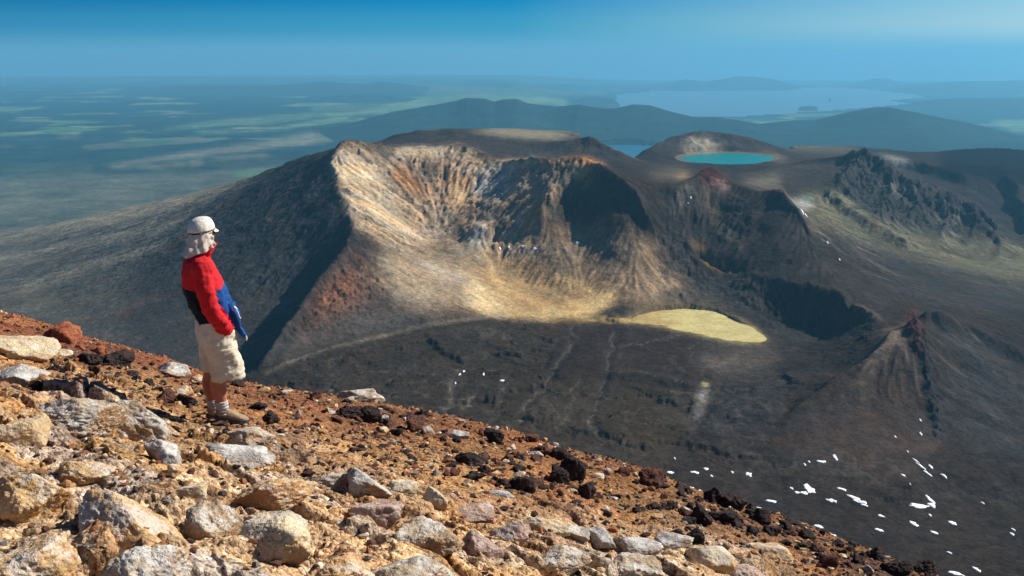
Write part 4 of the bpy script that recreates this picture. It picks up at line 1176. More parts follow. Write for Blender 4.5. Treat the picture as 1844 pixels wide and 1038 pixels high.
S((158,703,312,812), 'slab', 'sloping grey-topped slab leaning against the long lumpy brown slab', -.3, .75, tilt=(.1, .3))
S((-14,738,80,800), 'cream', 'blocky cream boulder at the left edge below the grey streaked boulder', .4, .8)
S((252,782,334,838), 'grey', 'white-topped grey wedge of rock below the sloping slab', -.5, .7, tilt=(0, .3))
S((-20,818,110,945), 'tan', 'big orange boulder with white lichen on top at the left edge', .3, .85)
S((95,812,192,874), 'tan', 'rounded tan boulder beside the big lichen-topped orange boulder', -.2, .8)
S((122,862,312,1012), 'tan', 'large boulder with a bright white top and an orange flank over a dark cleft', -.35, .8, seed=431, tilt=(.1, .15))
S((-30,940,118,1070), 'tan', 'orange boulder cut off by the bottom left corner of the photo', .6, .9)
S((306,858,370,902), 'cream', 'pale lumpy stone between the white-topped boulder and the golden block', .1, .8)
S((366,792,488,842), 'grey', 'flat pale grey slab with a white top just below the boots', -.15, .7, tilt=(0, .1))
S((424,824,562,922), 'tan', 'big block with a grey top, golden front and black left side', .25, .75, seed=213)
S((555,838,645,888), 'slab', 'pale crusted slab right of the golden-fronted block', -.2, .8)
S((612,832,708,896), 'grey', 'smooth grey rounded boulder right of the pale crusted slab', -.3, .8, tilt=(0, .2))
S((694,858,752,896), 'cream', 'cream stone lying against the smooth grey boulder', -.4, .9)
S((757,866,812,916), 'cream', 'cream shell-shaped stone with an orange base on the ochre gravel', -.6, .7)
S((628,888,722,952), 'pink', 'pocked boulder with black hollows and a pinkish right face', -.2, .8)
S((604,690,676,724), 'slab', 'grey-brown boulder standing on the skyline of the slope right of the hiker', .1, .7, tall=1.1)
S((660,694,692,724), 'grey', 'pale grey shard propped against the boulder on the skyline', .5, .5, tilt=(0, .5))
S((640,972,815,1080), 'slab', 'big lichen-mottled boulder cut by the bottom edge', -.3, .8)
S((560,985,668,1062), 'tan', 'tan pyramid-shaped slab at the bottom edge', .3, .8)
S((818,906,888,942), 'pink', 'low dark stone with a pink top at the head of the pale outcrop', 0, .8)
S((880,930,948,984), 'pink', 'purple-brown boulder with a dark left face on the pale outcrop', -.2, .8)
S((832,938,904,1008), 'pink', 'pinkish knob with a deep black cavity on the pale outcrop', .2, .8)
S((942,925,1026,966), 'cream', 'long pale boulder with a black underside', -.25, .6, tilt=(0, .12))
S((1014,940,1060,976), 'grey', 'pale grey stone wedged beside the long pale boulder', .2, .8)
S((1046,942,1110,990), 'grey', 'pale grey split boulder at the right end of the outcrop row', -.4, .7, tilt=(0, .25))
S((1122,965,1192,1006), 'grey', 'mottled grey boulder on the lower slope', .1, .8)
S((1236,968,1322,1028), 'cream', 'broad smooth pale slab at the bottom edge', -.3, .8, tilt=(0, .2))
S((1306,1002,1372,1052), 'pink', 'boulder with a large black hollow at the bottom edge', .2, .8)
S((1176,958,1248,992), 'grey', 'grey lichen-dotted boulder beside the smooth pale slab', 0, .8)
S((1346,968,1428,1006), 'tan', 'low cream-crested slab on the gravel near the lower right', -.3, .6, tilt=(0, .2))
S((1090,990,1190,1050), 'slab', 'flat pale slab at the bottom edge left of the smooth slab', .1, .9)
S((960,972,1060,1040), 'slab', 'flat mottled slab in the middle of the pale outcrop', -.2, .9)
S((330,900,430,985), 'slab', 'crumbly pale slab between the orange flank and the golden block', .3, .9, sink=.42)
S((430,930,560,1010), 'cream', 'flat whitish crusted slab in front of the golden block', -.1, .9, sink=.44)
S((185,985,330,1075), 'slab', 'brown mossy slab at the bottom edge below the white-topped boulder', .2, .9, sink=.4)
S((720,945,830,1000), 'slab', 'flat tan slab between the pocked boulder and the pink knob', -.2, .9, sink=.42)
S((404,764,486,806), 'slab', 'rough slab just under the toe of the boots', -.35, .9, sink=.40, tilt=(0, .15))
S((473,742,503,772), 'dark', 'dark clinker just right of the boots', .2, .9)
S((612,731,652,760), 'dark', 'left lump of the dark clinker pair on the mid slope', .1)
S((642,734,684,768), 'dark', 'right lump of the dark clinker pair on the mid slope', .5)
S((728,748,764,784), 'maroon', 'pointed dark shard tilted on the gravel', .3, .7, tilt=(0, .4))
S((810,766,844,794), 'grey', 'pale stone with a black left side near the skyline', .2)
S((872,776,908,802), 'dark', 'rounded dark stone beside a small yellow chip', 0)
S((822,814,876,846), 'dark', 'long dark brown stone with shaded front', .2, .7)
S((918,856,956,890), 'dark', 'rounded black boulder on ochre gravel', -.1)
S((944,870,966,892), 'dark', 'small black stone touching the rounded black boulder', .4)
S((986,842,1024,878), 'dark', 'left block of the black lava heap', .2)
S((1008,828,1056,874), 'dark', 'tallest block of the black lava heap', -.2, tall=1.15)
S((982,806,1020,832), 'dark', 'dark stone above the black lava heap', .3)
S((955,803,992,824), 'maroon', 'flat maroon stone left of the stone above the lava heap', .1)
S((1040,868,1070,902), 'dark', 'spiky black clinker below the lava heap', .5, tall=1.1)
S((1022,876,1040,890), 'cream', 'small pale stone at the foot of the black lava heap', .2)
S((1152,846,1198,884), 'maroon', 'dark red boulder on the skyline of the slope', .2)
S((1242,914,1286,954), 'dark', 'large black block with an orange rim on the lower slope', .1, tall=1.1)
S((1278,922,1324,948), 'dark', 'long black block right of the orange-rimmed block', .2, .7)
S((1222,904,1248,934), 'grey', 'blue-grey upright stone left of the large black block', .4, .7)
S((1266,880,1304,912), 'dark', 'black lump on the skyline above the large black block', .3, tall=1.15)
S((1304,893,1344,924), 'dark', 'second black lump lower down the skyline', .1)
S((1200,956,1232,982), 'dark', 'black wedge at the head of the smooth pale slab', .2)
S((1230,955,1268,980), 'dark', 'black angular stone touching the head of the smooth pale slab', -.2)
S((1348,918,1388,948), 'dark', 'black stone on the skyline with a pale chip beside it', .1)
S((12,624,38,646), 'red', 'small red stone in front of the cream slab at the left edge', .2)
S((-20,604,94,648), 'cream', 'low cream slab near the left skyline', -.1, .8, sink=.42, tilt=(0, .15))
S((94,626,128,644), 'cream', 'small cream stone behind the black clinker patch', .1)
S((84,580,142,622), 'red', 'red mound standing on the left skyline', 0, .9, sink=.4)
S((138,634,182,664), 'dark', 'left clinker of the black patch on the upper left slope', .1, sink=.36)
S((178,632,238,662), 'dark', 'right clinker of the black patch on the upper left slope', .3, sink=.38)
S((318,688,346,716), 'tan', 'round tan stone with a dark left half left of the legs', .2)
S((272,654,342,684), 'grey', 'flat whitish slab left of the shorts', -.1, .7, sink=.38)
S((342,668,372,692), 'tan', 'orange stone right behind the flat whitish slab', .2)
S((272,702,316,732), 'maroon', 'left one of two low clinkers left of the boots', .1, sink=.36)
S((312,710,352,734), 'dark', 'right one of two low clinkers left of the boots', .4, sink=.36)
S((1584,1008,1640,1044), 'dark', 'black boulder at the bottom right of the slope', .2)
S((1556,988,1598,1014), 'dark', 'black lump on the lower right skyline', .4)
S((1640,1010,1690,1042), 'dark', 'farthest black lump down the lower right skyline', .2)
S((1470,1000,1512,1026), 'maroon', 'maroon stone near the bottom of the lower right slope', .1)
S((1168,920,1192,936), 'tan', 'orange stone beside the mottled grey boulder', .1)
S((1106,1000,1130,1016), 'tan', 'small bright orange stone in the pale outcrop', .1)
S((1396,984,1420,1000), 'cream', 'small pale chip right of the cream-crested slab', .1)
S((700,772,726,788), 'dark', 'dark flat clinker beneath the pointed shard', .1)
S((1065,850,1090,866), 'cream', 'white chip right of the black lava heap', .3)
S((878,858,900,872), 'cream', 'white chip left of the rounded black boulder', .3)
S((880,878,925,896), 'grey', 'flat greenish grey stone left of the rounded black boulder', .1, .6)

# smaller stones, each an object of its own, copied from a few shapes
rng = random.Random(5)
PROTO = {}
for kind, cnt in (('dark', 5), ('maroon', 4), ('tan', 4), ('cream', 3), ('grey', 3), ('red', 3)):
    r, pl, rd, ho = ROUGH[kind]
    PROTO[kind] = []
    for i in range(cnt):
        p, fc = rock_shape(4, 900 + 31 * i + len(kind), r * 1.1, pl, rd, ho)
        me = tri_mesh('scattered_stone', p, fc); me.materials.append(RM[kind]); PROTO[kind].append(me)
LB = {'dark': ('small dark scoria stone lying on the ochre gravel slope', 'scattered dark scoria stones'),
      'maroon': ('small maroon scoria stone lying on the reddish gravel slope', 'scattered maroon scoria stones'),
      'tan': ('small orange-tan stone lying on the gravel slope', 'scattered orange-tan stones'),
      'cream': ('small cream stone lying on the gravel slope', 'scattered cream stones'),
      'grey': ('small grey stone lying on the gravel slope', 'scattered grey stones'),
      'red': ('small red cinder lying on the upper slope', 'scattered red cinders')}
def scatter(kind, n, region, smin, smax):
    """smin..smax: radius in photo pixels"""
    reg = poly_mask(region, 0)
    cand = np.argwhere(reg > .5)
    for i in range(n):
        a = cand[rng.randrange(len(cand))]
        px, py = a[1] * 2 + rng.random() * 2, a[0] * 2 + rng.random() * 2
        x, y, z = g_hit(px, py)
        if y > 22: continue
        s = (smin + (smax - smin) * rng.random() ** 2.6) * math.hypot(y, z) / F
        o = bpy.data.objects.new('scattered_stone', PROTO[kind][rng.randrange(len(PROTO[kind]))])
        COL.objects.link(o)
        o.location = (x, y, z + s * .22)
        o.rotation_euler = (rng.uniform(-.4, .4), rng.uniform(-.4, .4), rng.uniform(0, 6.28))
        o.scale = (s * rng.uniform(.9, 1.35), s * rng.uniform(.8, 1.1), s * rng.uniform(.55, .9))
        o['label'], o['group'] = LB[kind]; o['category'] = 'stone'
SLOPE = [(430,690),(620,716),(850,762),(1010,802),(1200,858),(1330,915),(1430,945),(1690,1036),(1500,1036),(1300,960),(1100,915),(900,880),(760,850),(600,780),(450,740)]
scatter('dark', 75, SLOPE, 5, 15)
scatter('maroon', 45, SLOPE, 5, 13)
scatter('dark', 40, [(1200,862),(1420,940),(1690,1036),(1560,1036),(1380,985),(1220,925)], 5, 14)
scatter('tan', 24, SLOPE, 4, 8)
scatter('cream', 18, SLOPE, 4, 9)
scatter('grey', 16, SLOPE, 5, 12)
scatter('red', 22, [(0,575),(120,606),(300,650),(450,690),(450,705),(280,690),(100,650),(0,610)], 5, 11)
scatter('dark', 22, [(80,640),(260,650),(450,700),(350,740),(240,690),(100,670)], 4, 10)
scatter('tan', 18, [(0,690),(300,690),(360,760),(340,860),(0,860)], 5, 12)
scatter('maroon', 16, [(0,690),(300,690),(360,760),(700,900),(600,1000),(0,1000)], 5, 13)

# gravel that nobody could count
rs = np.random.RandomState(3)
def gravel(nst, name):
    u = rs.uniform(-.56, .50, nst); lv = rs.uniform(math.log(2.9), math.log(17.5), nst)
    y = np.exp(lv); x = u * y
    z = g_height(x, y); px, py = project(x, y, z)
    rz = bil(ROCKZ, py / 2 - .5, px / 2 - .5)
    dens = .35 + .65 * smooth(-.2, .35, fbm(x, y, .8, 3, 201)); dens = dens * (1 - .72 * rz)
    edgeb = smooth(-3.5, 0, y - edge_y(u)); dens = np.maximum(dens, edgeb)
    keep = (rs.rand(nst) < dens) & (y < edge_y(u) + .8)
    x, y, z, px, py = x[keep], y[keep], z[keep], px[keep], py[keep]; k = len(x)
    sz = (.006 + .030 * rs.rand(k) ** 3.2) * (.24 + .76 * np.minimum(1, y / 8))
    d, fc = ICO[1]
    base = d[None] * (1 + .28 * rs.normal(size=(k, len(d), 1)))
    base = base * (rs.uniform(.6, 1.25, (k, 1, 3)) * np.array([1.15, 1, .75])) * sz[:, None, None]
    co = base + np.stack([x, y, z + sz * .3], -1)[:, None]
    fa = fc[None] + (np.arange(k) * len(d))[:, None, None]
    me = tri_mesh(name, co.reshape(-1, 3), fa.reshape(-1, 3), False)
    pal = np.array([[.045,.036,.036],[.09,.05,.042],[.20,.085,.05],[.34,.18,.08],[.45,.32,.18],[.52,.46,.36],[.16,.15,.15],[.30,.12,.06]])
    right = smooth(700, 1300, px); redz = (1 - smooth(620, 720, py)) * (1 - smooth(300, 520, px))
    pr = np.stack([.26 + .34 * right, .22 + 0 * right, .14 + .3 * redz, .20 - .05 * right, .12 + 0 * right, .06 + 0 * right, .08 + 0 * right, .06 + .25 * redz], -1); pr /= pr.sum(1, keepdims=True)
    ch = (rs.rand(k)[:, None] > np.cumsum(pr, 1)).sum(1).clip(0, 7)
    cc = pal[ch] * rs.uniform(.7, 1.25, (k, 1))
    set_col(me, np.repeat(cc, len(d), 0))
    return me
m = bpy.data.materials.new('loose_gravel'); n = NT(m)
at_ = n.n('ShaderNodeAttribute', attribute_name='albedo'); geo = n.n('ShaderNodeNewGeometry')
ns = n.noise(geo.outputs['Position'], 70, 3, .7)
c = n.mix(1.0, at_.outputs['Color'], n.ramp(ns.outputs['Fac'], [(.3, .6), (.7, 1.3)]), 'MULTIPLY')
p = n.n('ShaderNodeBsdfPrincipled', ins={'Base Color': c, 'Roughness': .93, 'Specular IOR Level': .04})
o_ = n.n('ShaderNodeOutputMaterial'); n.link(p.outputs[0], o_.inputs[0])
g = link('gravel', gravel(42000, 'gravel'), m); g['kind'] = 'stuff'

# ------------------------------------------------------------------ snow patches on the far slopes
_cfz = np.arange(len(cf))
def t_hit(px, py, ymin=950):
    px = np.atleast_1d(px).astype(float); py = np.atleast_1d(py).astype(float)
    a, dy, dz = ray(px, py)
    yy = np.exp(np.linspace(math.log(ymin), math.log(6500), 900))[None]
    c = (a / dy - uf[0]) / duf
    r = np.interp(np.log(yy[0]), vf, np.arange(len(vf)))
    zt = bil(Z, np.broadcast_to(r[None], (len(px), 900)), np.broadcast_to(c[:, None], (len(px), 900)))
    d = (dz / dy)[:, None] * yy - zt
    i = np.argmax(d < 0, axis=1); i = np.where(d[np.arange(len(px)), i] < 0, i, 899)
    y0 = yy[0][np.maximum(i - 1, 0)]; y1 = yy[0][i]
    d0 = d[np.arange(len(px)), np.maximum(i - 1, 0)]; d1 = d[np.arange(len(px)), i]
    return y0 + (y1 - y0) * np.clip(d0 / np.where(d0 - d1 == 0, 1, d0 - d1), 0, 1)
m = bpy.data.materials.new('old_snow'); n = NT(m)
geo = n.n('ShaderNodeNewGeometry'); ns = n.noise(geo.outputs['Position'], .12, 4, .6)
c = n.mix(ns.outputs['Fac'], (.78, .80, .82), (.90, .90, .89))
p = n.n('ShaderNodeBsdfPrincipled', ins={'Base Color': c, 'Roughness': .7})
o_ = n.n('ShaderNodeOutputMaterial'); n.link(p.outputs[0], o_.inputs[0])
SNOWM = m
def snow(px, py, wpx, hpx, rot=0., label=None):
    seed = int(px * 7 + py) % 97
    t = np.linspace(0, 2 * math.pi, 28, endpoint=False)
    yc = float(t_hit(px, py)[0])
    zc = float(bil(Z, np.array([[np.interp(math.log(yc), vf, np.arange(len(vf)))]]), np.array([[(ray(px, py)[0] / ray(px, py)[1] - uf[0]) / duf]]))[0, 0])
    xc = float(ray(px, py)[0] / ray(px, py)[1] * yc)
    # real size of the patch on the ground: across and along the line of sight
    r0 = np.array(t_hit([px, px], [py - max(hpx, 3) / 2, py + max(hpx, 3) / 2]))
    deep = min(abs(r0[0] - r0[1]), 5 * max(hpx, wpx) * yc / F) / 2 + 1
    wide = wpx * yc / F / 2
    co = []; fc = []
    NR = 7
    for j in range(NR + 1):
        rr = j / NR
        for tt in t:
            nz = 1 + .55 * mnoise.noise((math.cos(tt) * 1.6 + seed, math.sin(tt) * 1.6, 3.1)) + .30 * mnoise.noise((math.cos(tt) * 4 + seed, math.sin(tt) * 4, 1.2))
            ex = rr * nz * math.cos(tt); ey = rr * nz * math.sin(tt)
            ax, ay = ex * wide, ey * deep
            ay += -math.tan(rot) * ax * deep / max(wide, 1) if False else 0
            co.append((xc + ax, yc + ay + rot * ex * deep * 2.0, rr))
    co = np.array(co)
    r = np.interp(np.log(co[:, 1]), vf, np.arange(len(vf))); c = (co[:, 0] / co[:, 1] - uf[0]) / duf
    zz = bil(Z, r[None], c[None])[0]
    top = zz + np.where(co[:, 2] > .99, -1.0, .7 * (1 - co[:, 2] ** 4) + .4)
    P_ = np.stack([co[:, 0], co[:, 1], top], -1)
    ns_ = len(t)
    for j in range(NR):
        for i in range(ns_):
            a, b = j * ns_ + i, j * ns_ + (i + 1) % ns_
            fc.append((a, a + ns_, b + ns_, b))
    org = np.array([xc, yc, zc])
    o = link('snow_patch', tri_mesh('snow_patch', P_ - org, fc), SNOWM)
    o.location = org
    o['category'] = 'snow patch'
    if label: o['label'] = label
    else:
        o['label'] = 'small white snow patch left on dark scree'; o['group'] = 'small snow patches on dark scree'
def zs7(X_, Y_, w_, h_, rot=0, label=None): snow(1100 + X_ / 2.478, 700 + Y_ / 2.478, w_ / 2.478, h_ / 2.478, rot, label)
BIG = [(885,450,50,34,0,'largest rounded snow patch, on the scree below the dark cone'),(863,467,40,11,0,'flat snow patch joined below the largest rounded one'),(1085,486,58,16,-.4,'slanting snow patch right of the largest one'),
       (1112,506,60,14,-.3,'long snow patch continuing below the slanting one'),(1375,525,96,15,.1,'longest horizontal snow strip at the lower right'),(1426,497,20,38,0,'upright snow patch at the right end of the longest strip'),
       (1432,520,34,18,0,'snow patch joining the longest strip to the upright patch'),(1352,605,36,18,0,'oval snow patch below the longest strip'),(1525,601,42,18,-.1,'oval snow patch farthest right below the longest strip'),
       (985,502,42,14,-.2,'snow patch between the largest and the slanting patches'),(615,384,30,16,0,'bright snow patch at the foot of the black fan, nearest the red skyline boulder'),(715,503,62,9,-.2,'thin snow streak just above the red-brown skyline'),
       (940,327,44,10,-.1,'snow patch at the foot of the cone left of the upright chip'),(1002,310,18,32,.2,'upright snow chip at the foot of the cone'),(928,616,42,12,-.2,'snow streak low down beside the foreground slope'),
       (1540,826,74,13,-.3,'snow streak at the bottom edge of the photo'),(1632,808,28,18,0,'round snow patch near the bottom right corner'),(1030,449,46,8,-.4,'thin slanting snow streak above the slanting patch')]
for q in BIG: zs7(*q)
for q in [(265,375,40,5),(375,375,40,6),(425,359,26,6),(450,391,12,4),(542,374,14,6),(285,312,8,5),(365,445,30,6,-.3),(398,456,16,5),(865,340,8,12),(885,328,10,8),(830,464,24,7),(806,446,14,8),(1132,521,30,7,-.2),
          (1360,322,16,12,-.5),(1385,348,22,18,-.5),(1412,378,22,16,-.5),(1428,350,13,18),(1485,388,30,8,-.4),(1305,388,20,7,-.2),(1205,569,26,10,-.1),(1424,566,14,7),(1197,632,38,10,-.2),(1440,642,30,11,-.2),(990,655,30,8,-.2),
          (1795,630,14,9),(1790,650,18,10),(1660,512,12,9),(735,563,52,9,-.2),(655,535,50,8,-.2),(700,550,30,6,-.2),(1510,733,20,5,-.2),(1270,216,9,8),(1325,282,8,8),(1382,142,9,9),(1384,203,11,12),(1335,427,8,6)]:
    zs7(*q)
for q in [(835,669,8,5),(828,676,8,6),(820,690,5,7),(871,675,6,6),(904,686,14,5),(1444,379,7,4),(1452,389,6,5),(1490,437,6,7),(1512,468,5,5),(900,447,7,4),(916,445,6,4),(941,444,10,5),(962,448,14,4),(1041,437,14,4),(1244,356,4,9),(1239,366,4,6)]:
    snow(q[0], q[1], q[2] * .62, min(3.0, q[3] * .5))
# ------------------------------------------------------------------ the hiker
def cloth(name, col, dark=.75, wl=9., bump=.5, rough=.85):
    m = bpy.data.materials.new(name); n = NT(m)
    tc = n.n('ShaderNodeTexCoord')
    a = n.noise(tc.outputs['Object'], wl, 5, .6, .4); b = n.noise(tc.outputs['Object'], 260, 2, .5)
    c = n.mix(n.ramp(a.outputs['Fac'], [(.3, 0.), (.7, 1.)]), tuple(k * dark for k in col), tuple(min(1, k * 1.1) for k in col))
    b1 = n.n('ShaderNodeBump', ins={'Strength': bump, 'Distance': .02, 'Height': a.outputs['Fac']})
    b2 = n.n('ShaderNodeBump', ins={'Strength': .25, 'Distance': .002, 'Height': b.outputs['Fac'], 'Normal': b1.outputs[0]})
    p = n.n('ShaderNodeBsdfPrincipled', ins={'Base Color': c, 'Roughness': rough, 'Specular IOR Level': .2, 'Normal': b2.outputs[0]})
    o = n.n('ShaderNodeOutputMaterial'); n.link(p.outputs[0], o.inputs[0])
    return m
M_RED = cloth('red_nylon', (.50, .014, .020), .85, 12)
M_BLUE = cloth('blue_nylon', (.008, .060, .23), .8, 12)
M_NAVY_SHADE = cloth('shaded_navy_nylon', (.004, .007, .016), .8, 12)  # navy of the jacket back, darkened further to paint in its shade
M_CUFF = cloth('grey_knit', (.20, .14, .22), .8, 40)
M_SHORT = cloth('beige_cotton', (.60, .53, .41), .85, 10, .6)
M_HAT = cloth('white_cotton', (.66, .62, .56), .86, 22, .8)
M_FLAP = cloth('beige_flap_cotton', (.54, .47, .40), .85, 20, .7)
M_CROWN_SHADE = cloth('dark_crown_shade', (.05, .045, .045), .8, 20)  # near-black cloth colour for the shade under the crown
M_SOCK = cloth('grey_wool', (.50, .47, .46), .8, 60, .8)
M_BOOT = cloth('tan_suede', (.33, .24, .15), .7, 30)
M_SOLE = cloth('grey_rubber', (.06, .07, .08), .8, 30)
M_LACE = cloth('pink_grey_lace', (.40, .26, .22), .8, 30)
M_LENS = cloth('black_lens', (.01, .01, .012), .9, 10, 0, .2)
M_CORD = cloth('white_cord', (.75, .75, .72), .9, 30)
def skin():
    m = bpy.data.materials.new('sunburnt_skin'); n = NT(m)
    tc = n.n('ShaderNodeTexCoord'); a = n.noise(tc.outputs['Object'], 16, 5, .6); b = n.noise(tc.outputs['Object'], 120, 3, .6)
    c = n.ramp(a.outputs['Fac'], [(.3, (.36, .115, .07)), (.5, (.43, .15, .09)), (.7, (.47, .18, .11))])
    bp = n.n('ShaderNodeBump', ins={'Strength': .2, 'Distance': .003, 'Height': b.outputs['Fac']})
    p = n.n('ShaderNodeBsdfPrincipled', ins={'Base Color': c, 'Roughness': .55, 'Specular IOR Level': .35, 'Subsurface Weight': .08, 'Subsurface Radius': (.01, .004, .002), 'Normal': bp.outputs[0]})
    o = n.n('ShaderNodeOutputMaterial'); n.link(p.outputs[0], o.inputs[0])
    return m
M_SKIN = skin()

def loft(path, seg=28):
    """path: (x, y, z, rx, ry[, power]) rings of superellipse sections, closed at both ends; rings lie across the path"""
    path = np.array([q if len(q) > 5 else (*q, 2.0) for q in path], float)
    pts = catmull(path, 6)
    co = []; fc = []
    n_ = len(pts); T = np.gradient(pts[:, :3], axis=0)
    ref = np.array([1., 0, 0])
    for i in range(n_):
        t = T[i] / (np.linalg.norm(T[i]) + 1e-9)
        a = ref - t * (ref @ t)
        if np.linalg.norm(a) < .15: a = np.array([0, 0, 1.]) - t * t[2]
        a /= np.linalg.norm(a); b = np.cross(t, a)
        th = np.linspace(0, 2 * math.pi, seg, endpoint=False)
        e = 2 / pts[i, 5]
        cx = np.sign(np.cos(th)) * np.abs(np.cos(th)) ** e; cy = np.sign(np.sin(th)) * np.abs(np.sin(th)) ** e
        co.append(pts[i, :3] + a * (cx * pts[i, 3])[:, None] + b * (cy * pts[i, 4])[:, None])
    co = np.vstack(co)
    for i in range(n_ - 1):
        for j in range(seg):
            a, b = i * seg + j, i * seg + (j + 1) % seg
            fc.append((a, b, b + seg, a + seg))
    c0, c1 = len(co), len(co) + 1
    co = np.vstack([co, pts[0, :3][None], pts[-1, :3][None]])
    tri = [(c0, (j + 1) % seg, j) for j in range(seg)] + [(c1, (n_ - 1) * seg + j, (n_ - 1) * seg + (j + 1) % seg) for j in range(seg)]
    return co, fc + tri
def blob(c, r, seg=20):
    """ellipsoid"""
    d, f = ICO[3]
    return d * np.array(r) + np.array(c), [tuple(q) for q in f]
def fuse(name, parts, voxel, mats, smoothing=4, factor=.5):
    """all closed shapes grown together into one skin"""
    V_, F_, o_ = [], [], 0
    for co, fc in parts:
        V_.append(co); F_ += [tuple(i + o_ for i in f) for f in fc]; o_ += len(co)
    me = bpy.data.meshes.new(name + '_raw'); me.from_pydata([tuple(v) for v in np.vstack(V_)], [], F_)
    bm = bmesh.new(); bm.from_mesh(me); bmesh.ops.recalc_face_normals(bm, faces=bm.faces); bm.to_mesh(me); bm.free()
    ob = bpy.data.objects.new(name + '_raw', me); COL.objects.link(ob)
    md = ob.modifiers.new('r', 'REMESH'); md.mode = 'VOXEL'; md.voxel_size = voxel; md.use_smooth_shade = True
    ms = ob.modifiers.new('s', 'SMOOTH'); ms.iterations = smoothing; ms.factor = factor
    dg = bpy.context.evaluated_depsgraph_get(); dg.update()
    out = bpy.data.meshes.new_from_object(ob.evaluated_get(dg)); out.name = name
    bpy.data.objects.remove(ob); bpy.data.meshes.remove(me)
    out.materials.clear()
    for m_ in mats: out.materials.append(m_)
    out.polygons.foreach_set('use_smooth', np.ones(len(out.polygons), bool))
    return out
def verts(me):
    a = np.empty(len(me.vertices) * 3, f32); me.vertices.foreach_get('co', a); return a.reshape(-1, 3).astype(float)
def norms(me):
    a = np.empty(len(me.vertices) * 3, f32); me.vertex_normals.foreach_get('vector', a); return a.reshape(-1, 3).astype(float)
def set_verts(me, v):
    me.vertices.foreach_set('co', v.astype(f32).ravel()); me.update()
def face_mats(me, fn):
    c = np.empty(len(me.polygons) * 3, f32); me.polygons.foreach_get('center', c); c = c.reshape(-1, 3)
    me.polygons.foreach_set('material_index', fn(c).astype(np.int32))

hx_, hy_, hz_ = g_hit(400, 757)
YAW = rad(27)
person = bpy.data.objects.new('person', None); COL.objects.link(person)
person.location = (hx_, hy_, hz_); person.rotation_euler = (0, 0, YAW)
person['label'] = 'hiker in a red and blue jacket, beige shorts and white neck-flap cap, hands in pockets'
person['category'] = 'person'
PS = math.hypot(hy_, hz_) / F * 372 / 1.756          # overall size so that he is as tall as in the photo
person.scale = (PS, PS, PS)
def ground_local(lx, ly):
    c_, s_ = math.cos(YAW), math.sin(YAW)
    wx = hx_ + (c_ * lx - s_ * ly) * PS; wy = hy_ + (s_ * lx + c_ * ly) * PS
    return (float(g_height(np.array([wx]), np.array([wy]))[0]) - hz_) / PS

# local axes: x ahead of him, y to his left, z up
HD = rad(34)                                  # head turned further to his left
def head(p):
    """from head space (x ahead) to body space"""
    c_, s_ = math.cos(HD), math.sin(HD); p = np.asarray(p, float)
    return np.stack([c_ * p[..., 0] - s_ * p[..., 1] - .048, s_ * p[..., 0] + c_ * p[..., 1], p[..., 2] + 1.595], -1)
def hblob(c, r):
    co, f = blob((0, 0, 0), r)
    return head(co + np.array(c)), f
feet = []
for ly, lx in ((-.095, .0), (.095, -.035)):
    gz_ = max(ground_local(lx - .08, ly), ground_local(lx + .02, ly), ground_local(lx + .15, ly) - .02)
    gt = math.atan2(ground_local(lx + .17, ly) - ground_local(lx - .08, ly), .25)
    feet.append((lx, ly, gz_ + .004, max(-.35, min(.1, gt))))
def leg(lx, ly, gz, hipx, hipy):
    kx = lx + .028
    return loft([(lx - .004, ly, gz + .05, .040, .036), (lx - .006, ly, gz + .10, .039, .035), (lx - .010, ly, gz + .16, .044, .040), (lx - .022, ly, gz + .25, .060, .053), (lx - .026, ly, gz + .33, .066, .058), (lx - .012, ly, gz + .41, .057, .053),
                 (kx - .008, ly, .49 + gz * .5, .058, .055), (kx + .002, ly * .98, .56, .066, .062), (hipx + .02, (ly + hipy) / 2, .70, .084, .078), (hipx, hipy, .84, .100, .088)])
def finger(pts, r):
    return loft([(*p, r * k, r * k) for p, k in zip(pts, (1.05, 1, .92, .6))], 10)
parts = []
parts.append(leg(*feet[0][:3], .0, -.095)); parts.append(leg(*feet[1][:3], -.0, .095))
parts.append(loft([(-.005, 0, .76, .10, .12), (0, 0, .86, .125, .165), (.0, 0, .96, .12, .150), (-.04, 0, 1.08, .115, .145), (-.085, 0, 1.22, .12, .165), (-.095, 0, 1.33, .105, .165), (-.085, 0, 1.40, .07, .10), (-.075, 0, 1.45, .055, .056), (-.056, 0, 1.53, .056, .055), (-.048, 0, 1.56, .05, .05)]))
ARM = [(-.100, -.178, 1.345), (-.095, -.224, 1.20), (-.066, -.246, 1.045), (.004, -.214, .90), (.056, -.142, .790)]
ARML = [(x + .0, -y, z) for x, y, z in ARM]
for A, s in ((ARM, -1), (ARML, 1)):
    parts.append(loft([(*A[0], .050, .050), (*A[1], .047, .046), (*A[2], .040, .040), (*A[3], .037, .036), (*A[4], .027, .024)]))
    wx_, wy_, wz_ = A[4]
    parts.append(loft([(wx_, wy_, wz_ + .01, .026, .022), (wx_ + .018, wy_ - s * .003, wz_ - .045, .036, .017), (wx_ + .032, wy_ - s * .01, wz_ - .085, .034, .015)]))
    for k in range(4):                                                      # fingers, slightly curled
        ox = .026 - .017 * k; L_ = (.072, .080, .075, .058)[k]
        b_ = np.array([wx_ + .036 + ox, wy_ - s * .012, wz_ - .085 + .004 * k])
        parts.append(finger([b_, b_ + np.array([.008, -s * .010, -.38 * L_]), b_ + np.array([.012, -s * .022, -.72 * L_]), b_ + np.array([.010, -s * .036, -.98 * L_])], .0086))
    t0 = np.array([wx_ + .042, wy_ - s * .002, wz_ - .04])
    parts.append(finger([t0, t0 + np.array([.020, -s * .010, -.02]), t0 + np.array([.028, -s * .016, -.045]), t0 + np.array([.028, -s * .022, -.066])], .0100))
